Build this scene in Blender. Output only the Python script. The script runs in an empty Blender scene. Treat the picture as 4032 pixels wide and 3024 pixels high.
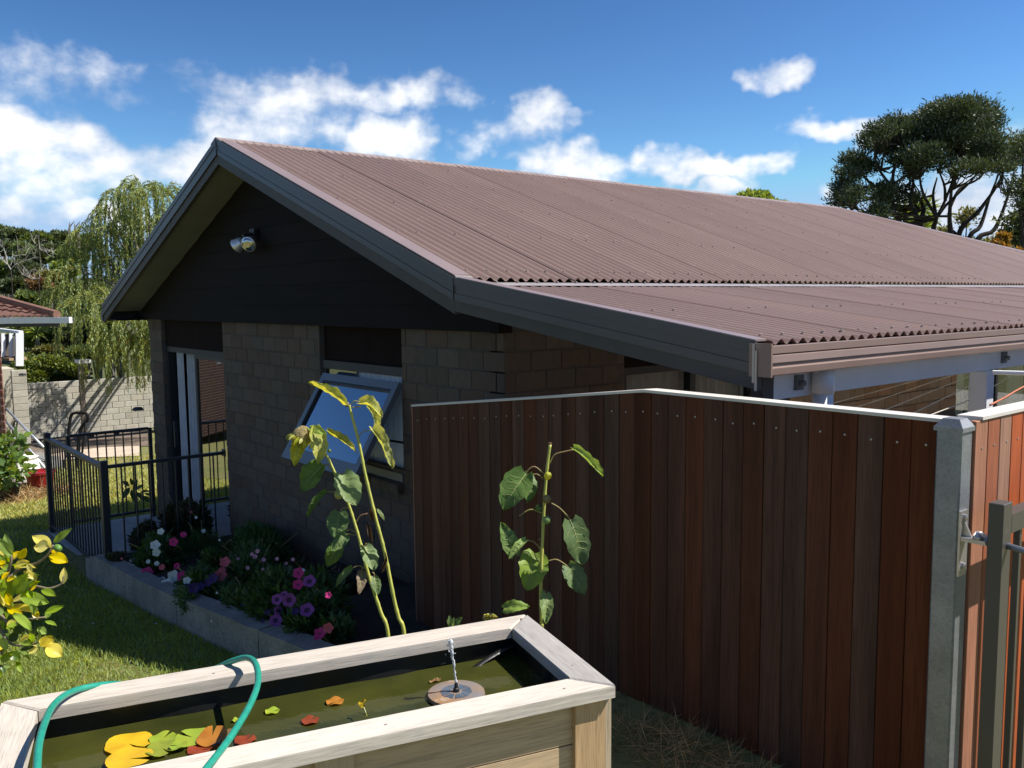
import bpy, math, random
import numpy as np
from mathutils import Vector, Matrix
random.seed(7); rng = np.random.default_rng(7)
S = bpy.context.scene; COL = S.collection
# ------------------------------------------------------------------ camera
FPX = 3418.14                                   # focal length in photo pixels (4032 wide)
RM = np.array([[0.63617, 0.06866, -0.76849],[0.77148, -0.07000, 0.63239],[-0.01038, -0.99518, -0.09751]])
_az, _pi, _ro = [math.radians(a) for a in (50.5122, 5.60197, -0.55765)]
def _d2c(a, el):
    v = np.array([math.sin(a)*math.cos(el), -math.sin(el), math.cos(a)*math.cos(el)])
    c, s = math.cos(_pi), math.sin(_pi); v = np.array([v[0], c*v[1]-s*v[2], s*v[1]+c*v[2]])
    c, s = math.cos(_ro), math.sin(_ro); return np.array([c*v[0]-s*v[1], s*v[0]+c*v[1], v[2]])
RM = np.stack([_d2c(_az+math.pi/2, 0), _d2c(_az, 0), _d2c(0, math.pi/2)])
cd = bpy.data.cameras.new('camera'); cam = bpy.data.objects.new('camera', cd); COL.objects.link(cam)
cd.sensor_width = 36; cd.lens = 36*FPX/4032; cd.clip_start = .05; cd.clip_end = 3000
M4 = Matrix([[RM[i,0], -RM[i,1], -RM[i,2], 0] for i in range(3)]+[[0,0,0,1]]); cam.matrix_world = M4
S.camera = cam
# ------------------------------------------------------------------ sky and sun
SUN_AZ, SUN_EL = math.radians(41), math.radians(52.5)      # azimuth from +y towards +x
W = bpy.data.worlds.new('World'); S.world = W; W.use_nodes = True
def ray(u, v): return RM @ np.array([(u-2016)/FPX, (v-1512)/FPX, 1.])
def build_world():
    nt = W.node_tree; N = nt.nodes; L = nt.links; N.clear()
    def nd(t, **k):
        n = N.new(t)
        for a, b in k.items(): setattr(n, a, b)
        return n
    def vm(op, a, b=None):
        n = nd('ShaderNodeVectorMath', operation=op)
        for i, q in enumerate((a, b)):
            if q is None: continue
            if isinstance(q, (tuple, list)): n.inputs[i].default_value = q
            else: L.new(q, n.inputs[i])
        return n.outputs['Value'] if op in ('DOT_PRODUCT', 'LENGTH') else n.outputs[0]
    def mt(op, a, b=None, c=None, clamp=False):
        n = nd('ShaderNodeMath', operation=op, use_clamp=clamp)
        for i, q in enumerate((a, b, c)):
            if q is None: continue
            if isinstance(q, (int, float)): n.inputs[i].default_value = q
            else: L.new(q, n.inputs[i])
        return n.outputs[0]
    def ss(x, lo, hi):
        n = nd('ShaderNodeMapRange', interpolation_type='SMOOTHSTEP'); L.new(x, n.inputs[0])
        n.inputs[1].default_value = lo; n.inputs[2].default_value = hi; return n.outputs[0]
    sky = nd('ShaderNodeTexSky', sky_type='NISHITA', sun_disc=False)
    sky.sun_elevation = SUN_EL; sky.sun_rotation = SUN_AZ; sky.altitude = 30; sky.air_density = 1.0; sky.dust_density = .0; sky.ozone_density = 3.0
    tc = nd('ShaderNodeTexCoord'); d = tc.outputs['Generated']
    sp = nd('ShaderNodeSeparateXYZ'); L.new(d, sp.inputs[0])
    az = mt('ARCTAN2', sp.outputs[0], sp.outputs[1]); el = mt('ARCSINE', sp.outputs[2])
    cb = nd('ShaderNodeCombineXYZ'); L.new(az, cb.inputs[0]); L.new(el, cb.inputs[1]); P0 = cb.outputs[0]
    # drawn-out turbulence that ruffles the outlines
    def noise(vec, sc, det, rough=.55, sx=1., off=0.):
        mp = nd('ShaderNodeMapping'); L.new(vec, mp.inputs[0]); mp.inputs['Scale'].default_value = (sx, 1, 1); mp.inputs['Location'].default_value = (off, off*.7, 0)
        n = nd('ShaderNodeTexNoise'); L.new(mp.outputs[0], n.inputs['Vector']); n.inputs['Scale'].default_value = sc; n.inputs['Detail'].default_value = det; n.inputs['Roughness'].default_value = rough
        return n
    wob = noise(P0, 16, 3, .6)
    P = vm('ADD', P0, vm('MULTIPLY', vm('SUBTRACT', wob.outputs['Color'], (.5,.5,.5)), (.10,.07,0)))
    n1 = noise(P0, 26, 6, .56, .75).outputs['Fac']; n2 = noise(P0, 9, 2, .55, .7, 3.).outputs['Fac']
    # cloud masses: centre and half-size in photo pixels converted to angles on the dome
    B = [(40,270,300,100,.55),(330,300,400,75,.40),(40,385,150,55,.40),(0,560,340,120,1.15),(260,650,420,100,.90),(700,620,230,80,.90),(90,760,340,70,.85),(380,840,260,55,.90),
         (1120,400,250,120,.85),(1010,520,260,85,.8),(1290,330,260,85,.8),(1640,370,220,80,.8),(1240,500,210,70,.65),(1545,520,170,95,1.15),(900,560,160,70,.75),
         (2120,430,150,80,.95),(2010,510,150,75,.75),(2260,440,90,40,.65),(2280,650,190,100,1.25),(2090,600,90,50,.45),(1820,580,60,60,.35),
         (2620,640,140,65,.85),(2800,670,220,65,1.25),(3010,640,130,60,1.05),(2850,750,130,45,.9),(3090,290,130,50,1.0),(3330,505,190,60,1.15),(3180,510,80,40,.5),(3970,520,90,50,.5),(3800,830,430,130,.9),(3300,800,90,60,.8)]
    acc = None; lift = None
    for (u, v, rx, ry, w) in B:
        r = ray(u, v); r = r/np.linalg.norm(r); a0 = math.atan2(r[0], r[1]); e0 = math.asin(r[2])
        q = vm('MULTIPLY', vm('SUBTRACT', P, (a0, e0, 0)), (FPX*math.cos(e0)/rx/1.15, FPX/ry/1.15, 0))
        g = mt('MULTIPLY_ADD', vm('DOT_PRODUCT', q, q), -w, w)
        acc = g if acc is None else mt('SMOOTH_MAX', acc, g, .25)
    dens = mt('ADD', acc, mt('MULTIPLY', mt('SUBTRACT', n1, .52), 2.2))
    # the rest of the sky carries the same broken cumulus
    fwd = tuple(RM[:, 2]); inn = ss(vm('DOT_PRODUCT', d, fwd), .72, .80)
    gen = mt('MULTIPLY', mt('SUBTRACT', noise(d, 3.2, 5, .6).outputs['Fac'], .56), 9)
    gen = mt('SUBTRACT', gen, mt('MULTIPLY', inn, 6))
    dens = mt('MAXIMUM', dens, gen)
    alpha = ss(dens, -.05, 1.15)
    core = mt('ADD', mt('MULTIPLY', dens, .30), mt('MULTIPLY', n2, 1.05))
    rmp = nd('ShaderNodeValToRGB'); L.new(core, rmp.inputs[0])
    e = rmp.color_ramp.elements; e[0].position = .38; e[0].color = (.42,.49,.62,1); e[1].position = .88; e[1].color = (1.05,1.06,1.08,1)
    m = e.new(.62); m.color = (.74,.79,.88,1)
    bg1 = nd('ShaderNodeBackground'); bg1.inputs[1].default_value = SKY_STRENGTH
    gm = nd('ShaderNodeGamma'); gm.inputs[1].default_value = SKY_GAMMA; L.new(sky.outputs[0], gm.inputs[0])
    gn = vm('MINIMUM', vm('MULTIPLY', gm.outputs[0], SKY_GAIN), (4.2, 6.2, 9.0)); L.new(gn, bg1.inputs[0])
    bg2 = nd('ShaderNodeBackground'); L.new(rmp.outputs[0], bg2.inputs[0]); bg2.inputs[1].default_value = .66
    mx = nd('ShaderNodeMixShader'); L.new(alpha, mx.inputs[0]); L.new(bg1.outputs[0], mx.inputs[1]); L.new(bg2.outputs[0], mx.inputs[2])
    out = nd('ShaderNodeOutputWorld'); L.new(mx.outputs[0], out.inputs[0])
SKY_STRENGTH, SKY_GAMMA, SKY_GAIN = .062, 1.7, (.365, .402, .392)
build_world()
W.cycles.sampling_method = 'NONE'
ld = bpy.data.lights.new('sun', 'SUN'); ld.energy = 5.0; ld.angle = math.radians(.53); ld.color = (1, .955, .88)
sun = bpy.data.objects.new('sun', ld); COL.objects.link(sun)
sd = Vector((math.sin(SUN_AZ)*math.cos(SUN_EL), math.cos(SUN_AZ)*math.cos(SUN_EL), math.sin(SUN_EL)))
sun.rotation_euler = sd.to_track_quat('Z', 'Y').to_euler(); sun.location = sd*60
vs = S.view_settings; vs.view_transform = 'Standard'; vs.look = 'None'; vs.gamma = 1; vs.exposure = .7; vs.use_curve_mapping = False
S.cycles.max_bounces = 7; S.cycles.diffuse_bounces = 3; S.cycles.glossy_bounces = 3; S.cycles.transmission_bounces = 6; S.cycles.transparent_max_bounces = 6
S.cycles.caustics_reflective = False; S.cycles.caustics_refractive = False

# ------------------------------------------------------------------ placing helpers (pixel of the photo + one known coordinate -> point in the place)
def onX(u, v, x): r = ray(u, v); return r*x/r[0]
def onY(u, v, y): r = ray(u, v); return r*y/r[1]
def onZ(u, v, z): r = ray(u, v); return r*z/r[2]
def atd(u, v, d): return ray(u, v)*d
GX = [-400,-90,-40,-25,-18,-11,-8.3,-6,-4.8,-2.8,5,400]; GZ = [-8,-6.4,-5.2,-4.05,-3.2,-2.64,-2.52,-2.26,-2.1,-1.68,-1.66,-1.66]
def gz(x, y=0): return float(np.interp(x, GX, GZ))
def ground(u, v):
    r = ray(u, v); lo, hi = .3, 300
    for i in range(50):
        m = (lo+hi)/2; p = r*m
        if p[2] < gz(p[0]): hi = m
        else: lo = m
    return r*lo
# ------------------------------------------------------------------ mesh helpers
WO = {}
def wo(o): return WO.get(o, np.zeros(3)) if o is not None else np.zeros(3)
def V3(a): return np.asarray(a, float)
def unit(a): a = V3(a); return a/max(1e-9, np.linalg.norm(a))
class MB:
    def __init__(s): s.v = []; s.f = []; s.m = []
    def add(s, vs, fs, mi=0):
        o = len(s.v); s.v += [tuple(map(float, p)) for p in vs]; s.f += [tuple(i+o for i in f) for f in fs]; s.m += [mi]*len(fs); return s
    def box(s, x0, x1, y0, y1, z0, z1, mi=0):
        return s.add([(x,y,z) for z in (z0,z1) for y in (y0,y1) for x in (x0,x1)], [(0,2,3,1),(4,5,7,6),(0,1,5,4),(2,6,7,3),(0,4,6,2),(1,3,7,5)], mi)
    def obox(s, c, a, b, d, mi=0):
        c, a, b, d = map(V3, (c, a, b, d))
        return s.add([c+i*a+j*b+k*d for k in (-1,1) for j in (-1,1) for i in (-1,1)], [(0,2,3,1),(4,5,7,6),(0,1,5,4),(2,6,7,3),(0,4,6,2),(1,3,7,5)], mi)
    def bar(s, p, q, w, h, up=(0,0,1), mi=0):
        p, q = V3(p), V3(q); d = q-p; l = np.linalg.norm(d); d = d/l
        sd_ = np.cross(d, V3(up)); sd_ = unit(sd_) if np.linalg.norm(sd_) > 1e-6 else V3((1,0,0)); u = np.cross(sd_, d)
        return s.obox((p+q)/2, d*l/2, sd_*w/2, u*h/2, mi)
    def prism(s, poly, a, b, ax='y', mi=0):
        n = len(poly)
        mk = {'x': lambda p, t: (t, p[0], p[1]), 'y': lambda p, t: (p[0], t, p[1]), 'z': lambda p, t: (p[0], p[1], t)}[ax]
        vs = [mk(p, a) for p in poly]+[mk(p, b) for p in poly]
        return s.add(vs, [tuple(range(n))[::-1], tuple(range(n, 2*n))]+[(i, (i+1) % n, n+(i+1) % n, n+i) for i in range(n)], mi)
    def tube(s, pts, r, n=8, cap=True, mi=0):
        pts = [V3(p) for p in pts]; k = len(pts); rs = [r]*k if np.isscalar(r) else list(r)
        up = V3((0,0,1)); rings = []; prev = None
        for i, p in enumerate(pts):
            t = unit(pts[min(i+1,k-1)]-pts[max(i-1,0)])
            if prev is None:
                a = np.cross(t, up); a = np.cross(t, V3((1,0,0))) if np.linalg.norm(a) < 1e-3 else a
            else: a = prev-t*np.dot(prev, t)
            a = unit(a); prev = a; b = np.cross(t, a)
            rings.append([p+rs[i]*(math.cos(2*math.pi*j/n)*a+math.sin(2*math.pi*j/n)*b) for j in range(n)])
        fs = [(i*n+j, i*n+(j+1) % n, (i+1)*n+(j+1) % n, (i+1)*n+j) for i in range(k-1) for j in range(n)]
        if cap: fs += [tuple(range(n))[::-1], tuple(range((k-1)*n, k*n))]
        return s.add([q for g in rings for q in g], fs, mi)
    def lathe(s, prof, c, n=16, mi=0, ax=(0,0,1)):
        c = V3(c); ax = unit(ax); a = np.cross(ax, V3((0,0,1))); a = unit(a) if np.linalg.norm(a) > 1e-3 else V3((1,0,0)); b = np.cross(ax, a)
        vs = [c+ax*h+r*(math.cos(2*math.pi*j/n)*a+math.sin(2*math.pi*j/n)*b) for r, h in prof for j in range(n)]; k = len(prof)
        fs = [(i*n+j, i*n+(j+1) % n, (i+1)*n+(j+1) % n, (i+1)*n+j) for i in range(k-1) for j in range(n)]+[tuple(range(n))[::-1], tuple(range((k-1)*n, k*n))]
        return s.add(vs, fs, mi)
    def build(s, name, mats, parent=None, smooth=False, kind=None):
        o0 = wo(parent); me = bpy.data.meshes.new(name)
        me.from_pydata([(p[0]-o0[0], p[1]-o0[1], p[2]-o0[2]) for p in s.v], [], s.f)
        mats = mats if isinstance(mats, (list, tuple)) else [mats]
        for m in mats: me.materials.append(m)
        if len(mats) > 1: me.polygons.foreach_set('material_index', s.m)
        if smooth: me.polygons.foreach_set('use_smooth', [True]*len(me.polygons))
        return link(name, me, parent, kind)
def link(name, me, parent=None, kind=None, loc=None, rot=None):
    o = bpy.data.objects.new(name, me); COL.objects.link(o)
    if parent is not None: o.parent = parent; WO[o] = wo(parent)
    if loc is not None:
        l = V3(loc)-wo(parent); o.location = l
    if rot is not None: o.rotation_euler = rot
    if kind: o['kind'] = kind
    return o
def npmesh(name, V, F, mats, parent=None, smooth=False, kind=None, mi=None):
    V = np.asarray(V, np.float32)-np.asarray(wo(parent), np.float32); F = np.asarray(F, np.int32); k = F.shape[1]
    me = bpy.data.meshes.new(name); me.vertices.add(len(V)); me.vertices.foreach_set('co', V.ravel())
    me.loops.add(F.size); me.loops.foreach_set('vertex_index', F.ravel()); me.polygons.add(len(F))
    me.polygons.foreach_set('loop_start', np.arange(0, F.size, k, dtype=np.int32)); me.polygons.foreach_set('loop_total', np.full(len(F), k, np.int32))
    mats = mats if isinstance(mats, (list, tuple)) else [mats]
    for m in mats: me.materials.append(m)
    if mi is not None: me.polygons.foreach_set('material_index', np.asarray(mi, np.int32))
    if smooth: me.polygons.foreach_set('use_smooth', np.ones(len(F), bool))
    me.update(calc_edges=True); me.validate()
    return link(name, me, parent, kind)
def tag(o, label, cat, group=None):
    o['label'] = label; o['category'] = cat
    if group: o['group'] = group
    return o
def thing(name, label, cat, loc=(0,0,0), group=None):
    o = bpy.data.objects.new(name, None); COL.objects.link(o); o.location = tuple(map(float, loc)); o.empty_display_size = .1
    WO[o] = V3(loc); return tag(o, label, cat, group)
def struct(o): o['kind'] = 'structure'; return o
def cbox(name, sx, sy, sz, c, mat):           # box with small chamfers, centred; shared by alike pieces
    X, Y, Z = sx/2, sy/2, sz/2; vs = []; ix = {}
    for i in (-1,1):
        for j in (-1,1):
            for k in (-1,1):
                for a in range(3):
                    p = [i*(X-c), j*(Y-c), k*(Z-c)]; p[a] = (i*X, j*Y, k*Z)[a]; ix[i,j,k,a] = len(vs); vs.append(tuple(p))
    fs = []
    def face(l):
        c0 = sum((V3(vs[q]) for q in l), V3((0,0,0)))/len(l); n = np.cross(V3(vs[l[1]])-V3(vs[l[0]]), V3(vs[l[2]])-V3(vs[l[0]]))
        fs.append(tuple(l) if np.dot(n, c0) > 0 else tuple(l[::-1]))
    for i in (-1,1):
        face([ix[i,-1,-1,0], ix[i,1,-1,0], ix[i,1,1,0], ix[i,-1,1,0]]); face([ix[-1,i,-1,1], ix[1,i,-1,1], ix[1,i,1,1], ix[-1,i,1,1]]); face([ix[-1,-1,i,2], ix[1,-1,i,2], ix[1,1,i,2], ix[-1,1,i,2]])
        for j in (-1,1):
            face([ix[i,j,-1,0], ix[i,j,1,0], ix[i,j,1,1], ix[i,j,-1,1]]); face([ix[i,-1,j,0], ix[i,1,j,0], ix[i,1,j,2], ix[i,-1,j,2]]); face([ix[-1,i,j,1], ix[1,i,j,1], ix[1,i,j,2], ix[-1,i,j,2]])
            for k in (-1,1): face([ix[i,j,k,0], ix[i,j,k,1], ix[i,j,k,2]])
    me = bpy.data.meshes.new(name); me.from_pydata(vs, [], fs); me.materials.append(mat); return me
# ------------------------------------------------------------------ materials
def mat(name, col, rough=.7, var=.15, scale=6., stretch=(1,1,1), bump=0., bscale=None, rnd=0., hue=0., col2=None, metal=0., spec=.4, fine=0., island=False, dirt=None):
    """base colour broken by noise, by a random value per object (or per mesh island) and by fine grain"""
    m = bpy.data.materials.new(name); m.use_nodes = True; nt = m.node_tree; N = nt.nodes; L = nt.links
    b = N['Principled BSDF']; b.inputs['Roughness'].default_value = rough; b.inputs['Metallic'].default_value = metal; b.inputs['Specular IOR Level'].default_value = spec
    tc = N.new('ShaderNodeTexCoord'); mp = N.new('ShaderNodeMapping'); mp.inputs['Scale'].default_value = stretch; L.new(tc.outputs['Object'], mp.inputs[0])
    oi = N.new('ShaderNodeObjectInfo'); rsrc = oi.outputs['Random']
    if island: g = N.new('ShaderNodeNewGeometry'); rsrc = g.outputs['Random Per Island']
    if rnd and not island:
        mu = N.new('ShaderNodeMath'); mu.operation = 'MULTIPLY'; mu.inputs[1].default_value = 37.; L.new(rsrc, mu.inputs[0]); L.new(mu.outputs[0], mp.inputs['Location'])
    nz = N.new('ShaderNodeTexNoise'); nz.inputs['Scale'].default_value = scale; nz.inputs['Detail'].default_value = 6; nz.inputs['Roughness'].default_value = .6; L.new(mp.outputs[0], nz.inputs['Vector'])
    def mixc(fac, a, c, ty='MIX'):
        x = N.new('ShaderNodeMix'); x.data_type = 'RGBA'; x.blend_type = ty
        for s_, q in ((0, fac), (6, a), (7, c)):
            if isinstance(q, (int, float)): x.inputs[s_].default_value = q
            elif isinstance(q, tuple): x.inputs[s_].default_value = (*q, 1)
            else: L.new(q, x.inputs[s_])
        return x.outputs[2]
    def rng_(src, lo, hi, a=0., b_=1.):
        r = N.new('ShaderNodeMapRange'); L.new(src, r.inputs[0]); r.inputs[1].default_value = a; r.inputs[2].default_value = b_; r.inputs[3].default_value = lo; r.inputs[4].default_value = hi; return r.outputs[0]
    c2 = col2 if col2 else tuple(max(0, x*(1-var*2)) for x in col)
    c = mixc(rng_(nz.outputs['Fac'], 0, 1, .32, .68), tuple(col), tuple(c2))
    if rnd:
        hsv = N.new('ShaderNodeHueSaturation'); L.new(c, hsv.inputs['Color']); L.new(rng_(rsrc, 1-rnd, 1+rnd), hsv.inputs['Value'])
        if hue:
            w = N.new('ShaderNodeTexWhiteNoise'); w.noise_dimensions = '1D'; L.new(rsrc, w.inputs['W']); L.new(rng_(w.outputs['Value'], .5-hue, .5+hue), hsv.inputs['Hue'])
            L.new(rng_(w.outputs['Value'], 1.15, .75), hsv.inputs['Saturation'])
        c = hsv.outputs[0]
    if fine:
        n2 = N.new('ShaderNodeTexNoise'); n2.inputs['Scale'].default_value = scale*14; n2.inputs['Detail'].default_value = 3; L.new(mp.outputs[0], n2.inputs['Vector'])
        c = mixc(rng_(n2.outputs['Fac'], 0, fine, .45, .75), c, (0,0,0), 'MIX')
    if dirt:
        n3 = N.new('ShaderNodeTexNoise'); n3.inputs['Scale'].default_value = dirt[1]; n3.inputs['Detail'].default_value = 8; n3.inputs['Roughness'].default_value = .7; L.new(tc.outputs['Object'], n3.inputs['Vector'])
        c = mixc(rng_(n3.outputs['Fac'], 0, dirt[3], dirt[2], dirt[2]+.12), c, dirt[0])
    L.new(c, b.inputs['Base Color'])
    if bump:
        bp = N.new('ShaderNodeBump'); bp.inputs['Strength'].default_value = bump; bp.inputs['Distance'].default_value = .01
        nb = N.new('ShaderNodeTexNoise'); nb.inputs['Scale'].default_value = bscale or scale*6; nb.inputs['Detail'].default_value = 5; L.new(mp.outputs[0], nb.inputs['Vector'])
        L.new(nb.outputs['Fac'], bp.inputs['Height']); L.new(bp.outputs[0], b.inputs['Normal'])
    return m
def leafmat(name, col, col2, trans=.35, rough=.45, rnd=.25, hue=.02, scale=14, spots=None, island=True):
    """thin leaf: light scattered back and light let through"""
    m = mat(name, col, rough, col2=col2, scale=scale, rnd=rnd, hue=hue, island=island, spec=.35, dirt=spots)
    nt = m.node_tree; N = nt.nodes; L = nt.links; b = N['Principled BSDF']; src = b.inputs['Base Color'].links[0].from_socket
    t = N.new('ShaderNodeBsdfTranslucent'); mx = N.new('ShaderNodeMixShader'); mx.inputs[0].default_value = trans
    g = N.new('ShaderNodeMix'); g.data_type = 'RGBA'; g.blend_type = 'MULTIPLY'; g.inputs[0].default_value = 1; L.new(src, g.inputs[6]); g.inputs[7].default_value = (1.5,1.35,.55,1)
    L.new(g.outputs[2], t.inputs[0]); L.new(b.outputs[0], mx.inputs[1]); L.new(t.outputs[0], mx.inputs[2]); L.new(mx.outputs[0], N['Material Output'].inputs[0])
    return m
def wood(name, col, axis=2, dark=.55, ring=18, rough=.65, rnd=.25, hue=.012, weather=None, knots=True):
    """boards with grain along one axis of the board"""
    st = [1,1,1]; st[axis] = .045
    m = mat(name, col, rough, col2=tuple(c*dark for c in col), scale=ring, stretch=tuple(st), rnd=rnd, hue=hue, bump=.12, bscale=ring*4, fine=.35, dirt=weather)
    return m
def glass(name, tint=(.02,.03,.03), alpha=.35, rough=.02, k=1.9):
    m = bpy.data.materials.new(name); m.use_nodes = True; N = m.node_tree.nodes; L = m.node_tree.links; N.clear()
    t = N.new('ShaderNodeBsdfTransparent'); t.inputs[0].default_value = (.82,.86,.85,1); g = N.new('ShaderNodeBsdfGlossy'); g.inputs['Roughness'].default_value = rough
    f = N.new('ShaderNodeFresnel'); f.inputs[0].default_value = 1.52; a = N.new('ShaderNodeMath'); a.operation = 'MULTIPLY_ADD'; a.inputs[1].default_value = k; a.inputs[2].default_value = alpha; a.use_clamp = True; L.new(f.outputs[0], a.inputs[0])
    mx = N.new('ShaderNodeMixShader'); L.new(a.outputs[0], mx.inputs[0]); L.new(t.outputs[0], mx.inputs[1]); L.new(g.outputs[0], mx.inputs[2]); o = N.new('ShaderNodeOutputMaterial'); L.new(mx.outputs[0], o.inputs[0]); return m
# ================================================================== ground
m_lawn = mat('lawn_soil', (.15,.17,.04), .95, col2=(.22,.19,.075), scale=1.6, bump=.5, bscale=60, fine=.5)
def build_ground():
    xs = np.concatenate([[-400,-200,-120,-90,-60,-40,-32], np.arange(-28,-12,1.), np.arange(-12,-2,.4), np.arange(-2,6,1.), [8,15,30,80,200,400]])
    ys = np.concatenate([[-400,-150,-60,-30,-15], np.arange(-10,4,.7), np.arange(4,20,2.), [25,40,80,160,400]])
    X, Y = np.meshgrid(xs, ys, indexing='ij'); Z = np.interp(X, GX, GZ)
    near = (np.abs(X+7) < 12) & (np.abs(Y) < 8)
    Z = Z-.004+near*.012*np.sin(X*2.1+1.3*np.sin(Y*1.7))*np.cos(Y*1.9)
    n, k = X.shape; idx = np.arange(n*k).reshape(n, k)
    F = np.stack([idx[:-1,:-1], idx[1:,:-1], idx[1:,1:], idx[:-1,1:]], -1).reshape(-1,4)
    struct(npmesh('ground', np.stack([X,Y,Z],-1).reshape(-1,3), F, m_lawn, smooth=True))
build_ground()
# ================================================================== the house
m_roof = mat('roof_paint', (.212,.144,.121), .40, var=.08, scale=2.2, stretch=(.12,1,1), spec=.45, rnd=.05, dirt=((.30,.24,.21),9,.60,.5))
m_flash = mat('flashing_paint', (.235,.175,.165), .35, var=.05, scale=2, spec=.5)
m_flash2 = mat('pale_flashing', (.42,.37,.34), .35, var=.1, scale=6, spec=.5, metal=.3)
m_barge = mat('barge_paint', (.062,.056,.060), .42, var=.08, scale=2, spec=.5)
m_barge2 = mat('barge_timber_paint', (.062,.056,.052), .6, var=.1, scale=5, bump=.05)
m_clad = mat('stained_weatherboard', (.012,.0088,.0095), .8, var=.2, scale=9, stretch=(.12,1,1), rnd=.18, bump=.1, fine=.3, spec=.15)
m_panel = mat('brown_panel', (.016,.010,.009), .9, var=.15, scale=7, bump=.05, spec=.1)
m_soffit = mat('olive_soffit', (.20,.21,.225), .7, var=.08, scale=3)
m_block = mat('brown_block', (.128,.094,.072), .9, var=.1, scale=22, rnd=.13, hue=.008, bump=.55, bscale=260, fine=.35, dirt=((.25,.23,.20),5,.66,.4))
m_block_lit = mat('block_lit_tone', (.46,.315,.20), .9, var=.1, scale=22, rnd=.12, hue=.008, bump=.55, bscale=260, fine=.3, dirt=((.5,.42,.33),5,.66,.4))  # same blocks, bounced light painted in as a lighter tan
m_mortar = mat('mortar', (.10,.092,.088), .95, var=.15, scale=30, bump=.4, bscale=220)
m_alu = mat('charcoal_joinery', (.018,.019,.022), .55, var=.05, spec=.5)
m_sash = mat('blue_grey_joinery', (.13,.145,.17), .35, var=.05, spec=.5)
m_glass = glass('window_glass', alpha=.42); m_glass2 = glass('side_window_glass', alpha=.0, k=.35)
m_curt = mat('white_curtain', (.82,.83,.86), .85, var=.06, scale=8)
m_white = mat('white_paint', (.74,.75,.76), .5, var=.04, scale=4, dirt=((.5,.47,.42),11,.63,.4))
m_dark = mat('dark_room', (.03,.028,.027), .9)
m_screw = mat('screw_zinc', (.36,.29,.26), .4, metal=.2)
YO, YW, XC, XL = 2.84, 3.22, -3.974, -10.64
SL, AX, AZ = .3667, -7.313, 1.347
BX, BZ = -3.945, .111
VS, VX = .148, -1.978
def rz(x): return AZ-SL*abs(x-AX) if x < BX else BZ-VS*(x-BX)          # top line of the barge
house = thing('house', 'low brown block house with corrugated brown roof and dark timber gable', 'house', (-7.3, YW, -2.6))
# ---- wall backing (mortar) with openings for door and window
DX0, DX1, WX0, WX1, WZB = -10.19, -8.36, -6.32, -5.11, -1.275
HZ = -.19
wl = MB()
for x0, x1, z0, z1 in ((XL+.004,DX0-.004,-2.9,HZ),(DX1+.004,WX0-.004,-2.9,HZ),(WX0-.004,WX1+.004,-2.9,WZB-.004),(WX1+.004,XC-.004,-2.9,HZ)): wl.box(x0,x1,YW+.006,YW+.15,z0,z1)
wl.box(XL,XC,YW+.005,YW+.15,HZ,HZ+.02); gable_wall = wl.build('wall', m_mortar, house)
ws = MB()
for y0, y1, z0, z1 in ((YW+.16,4.25,-2.9,.05),(4.25,5.75,-2.9,-1.5),(5.75,9.25,-2.9,.05),(9.25,11.4,-2.9,-1.5),(11.4,15.6,-2.9,.05)): ws.box(XC-.15,XC-.006,y0,y1,z0,z1)
ws.box(XC-.15,XC-.006,YW+.006,YW+.16,-2.9,.05); side_wall = ws.build('wall', m_mortar, house)
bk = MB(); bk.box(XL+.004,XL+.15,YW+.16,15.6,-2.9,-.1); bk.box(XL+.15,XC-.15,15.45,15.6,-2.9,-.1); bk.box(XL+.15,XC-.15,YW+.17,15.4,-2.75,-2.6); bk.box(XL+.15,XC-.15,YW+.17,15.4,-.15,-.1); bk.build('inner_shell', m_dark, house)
# ---- concrete blocks, one by one
BL, BH = .2475, .124
blk_cache = {}
def blkmesh(L, H):
    k = (round(L,2), round(H,3))
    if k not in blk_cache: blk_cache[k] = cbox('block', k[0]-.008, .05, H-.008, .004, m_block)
    return blk_cache[k]
hidden = MB(); nblk = 0
def put_block(parent, x0, x1, z0, z1):
    global nblk
    if x1-x0 < .03: return
    xm, zm = (x0+x1)/2, (z0+z1)/2; dy = random.uniform(-.002,.002)
    if (xm > -4.95 and zm < -.75) or zm < -2.37:
        hidden.box(x0+.004,x1-.004,YW+dy,YW+.05,z0+.004,z1-.004); return
    nblk += 1
    link('block', blkmesh(x1-x0, z1-z0), parent, loc=(xm, YW+.025+dy, zm), rot=(0, random.uniform(-.004,.004), random.uniform(-.003,.003)))
for r in range(21):
    z1 = -.314-.124*(r-1); z0 = z1-BH
    j = -4.056+BL if r % 2 == 0 else -4.182+BL
    edges = [XC]
    while j > XL:
        if j < XC: edges.append(j)
        j -= BL
    edges.append(XL)
    for a, b in zip(edges[1:], edges[:-1]):
        segs = [(a, b)]
        for o0, o1, ob, ot in ((DX0, DX1, -3, 0), (WX0, WX1, WZB, 0)):
            if z0 < ob-.01: continue
            ns = []
            for s0, s1 in segs:
                if s1 <= o0 or s0 >= o1: ns.append((s0, s1)); continue
                if s0 < o0: ns.append((s0, o0))
                if s1 > o1: ns.append((o1, s1))
            segs = ns
        for s0, s1 in segs: put_block(gable_wall, s0, s1, z0, z1)
o = hidden.build('lower_blocks', m_block, gable_wall, kind='stuff')
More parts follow.
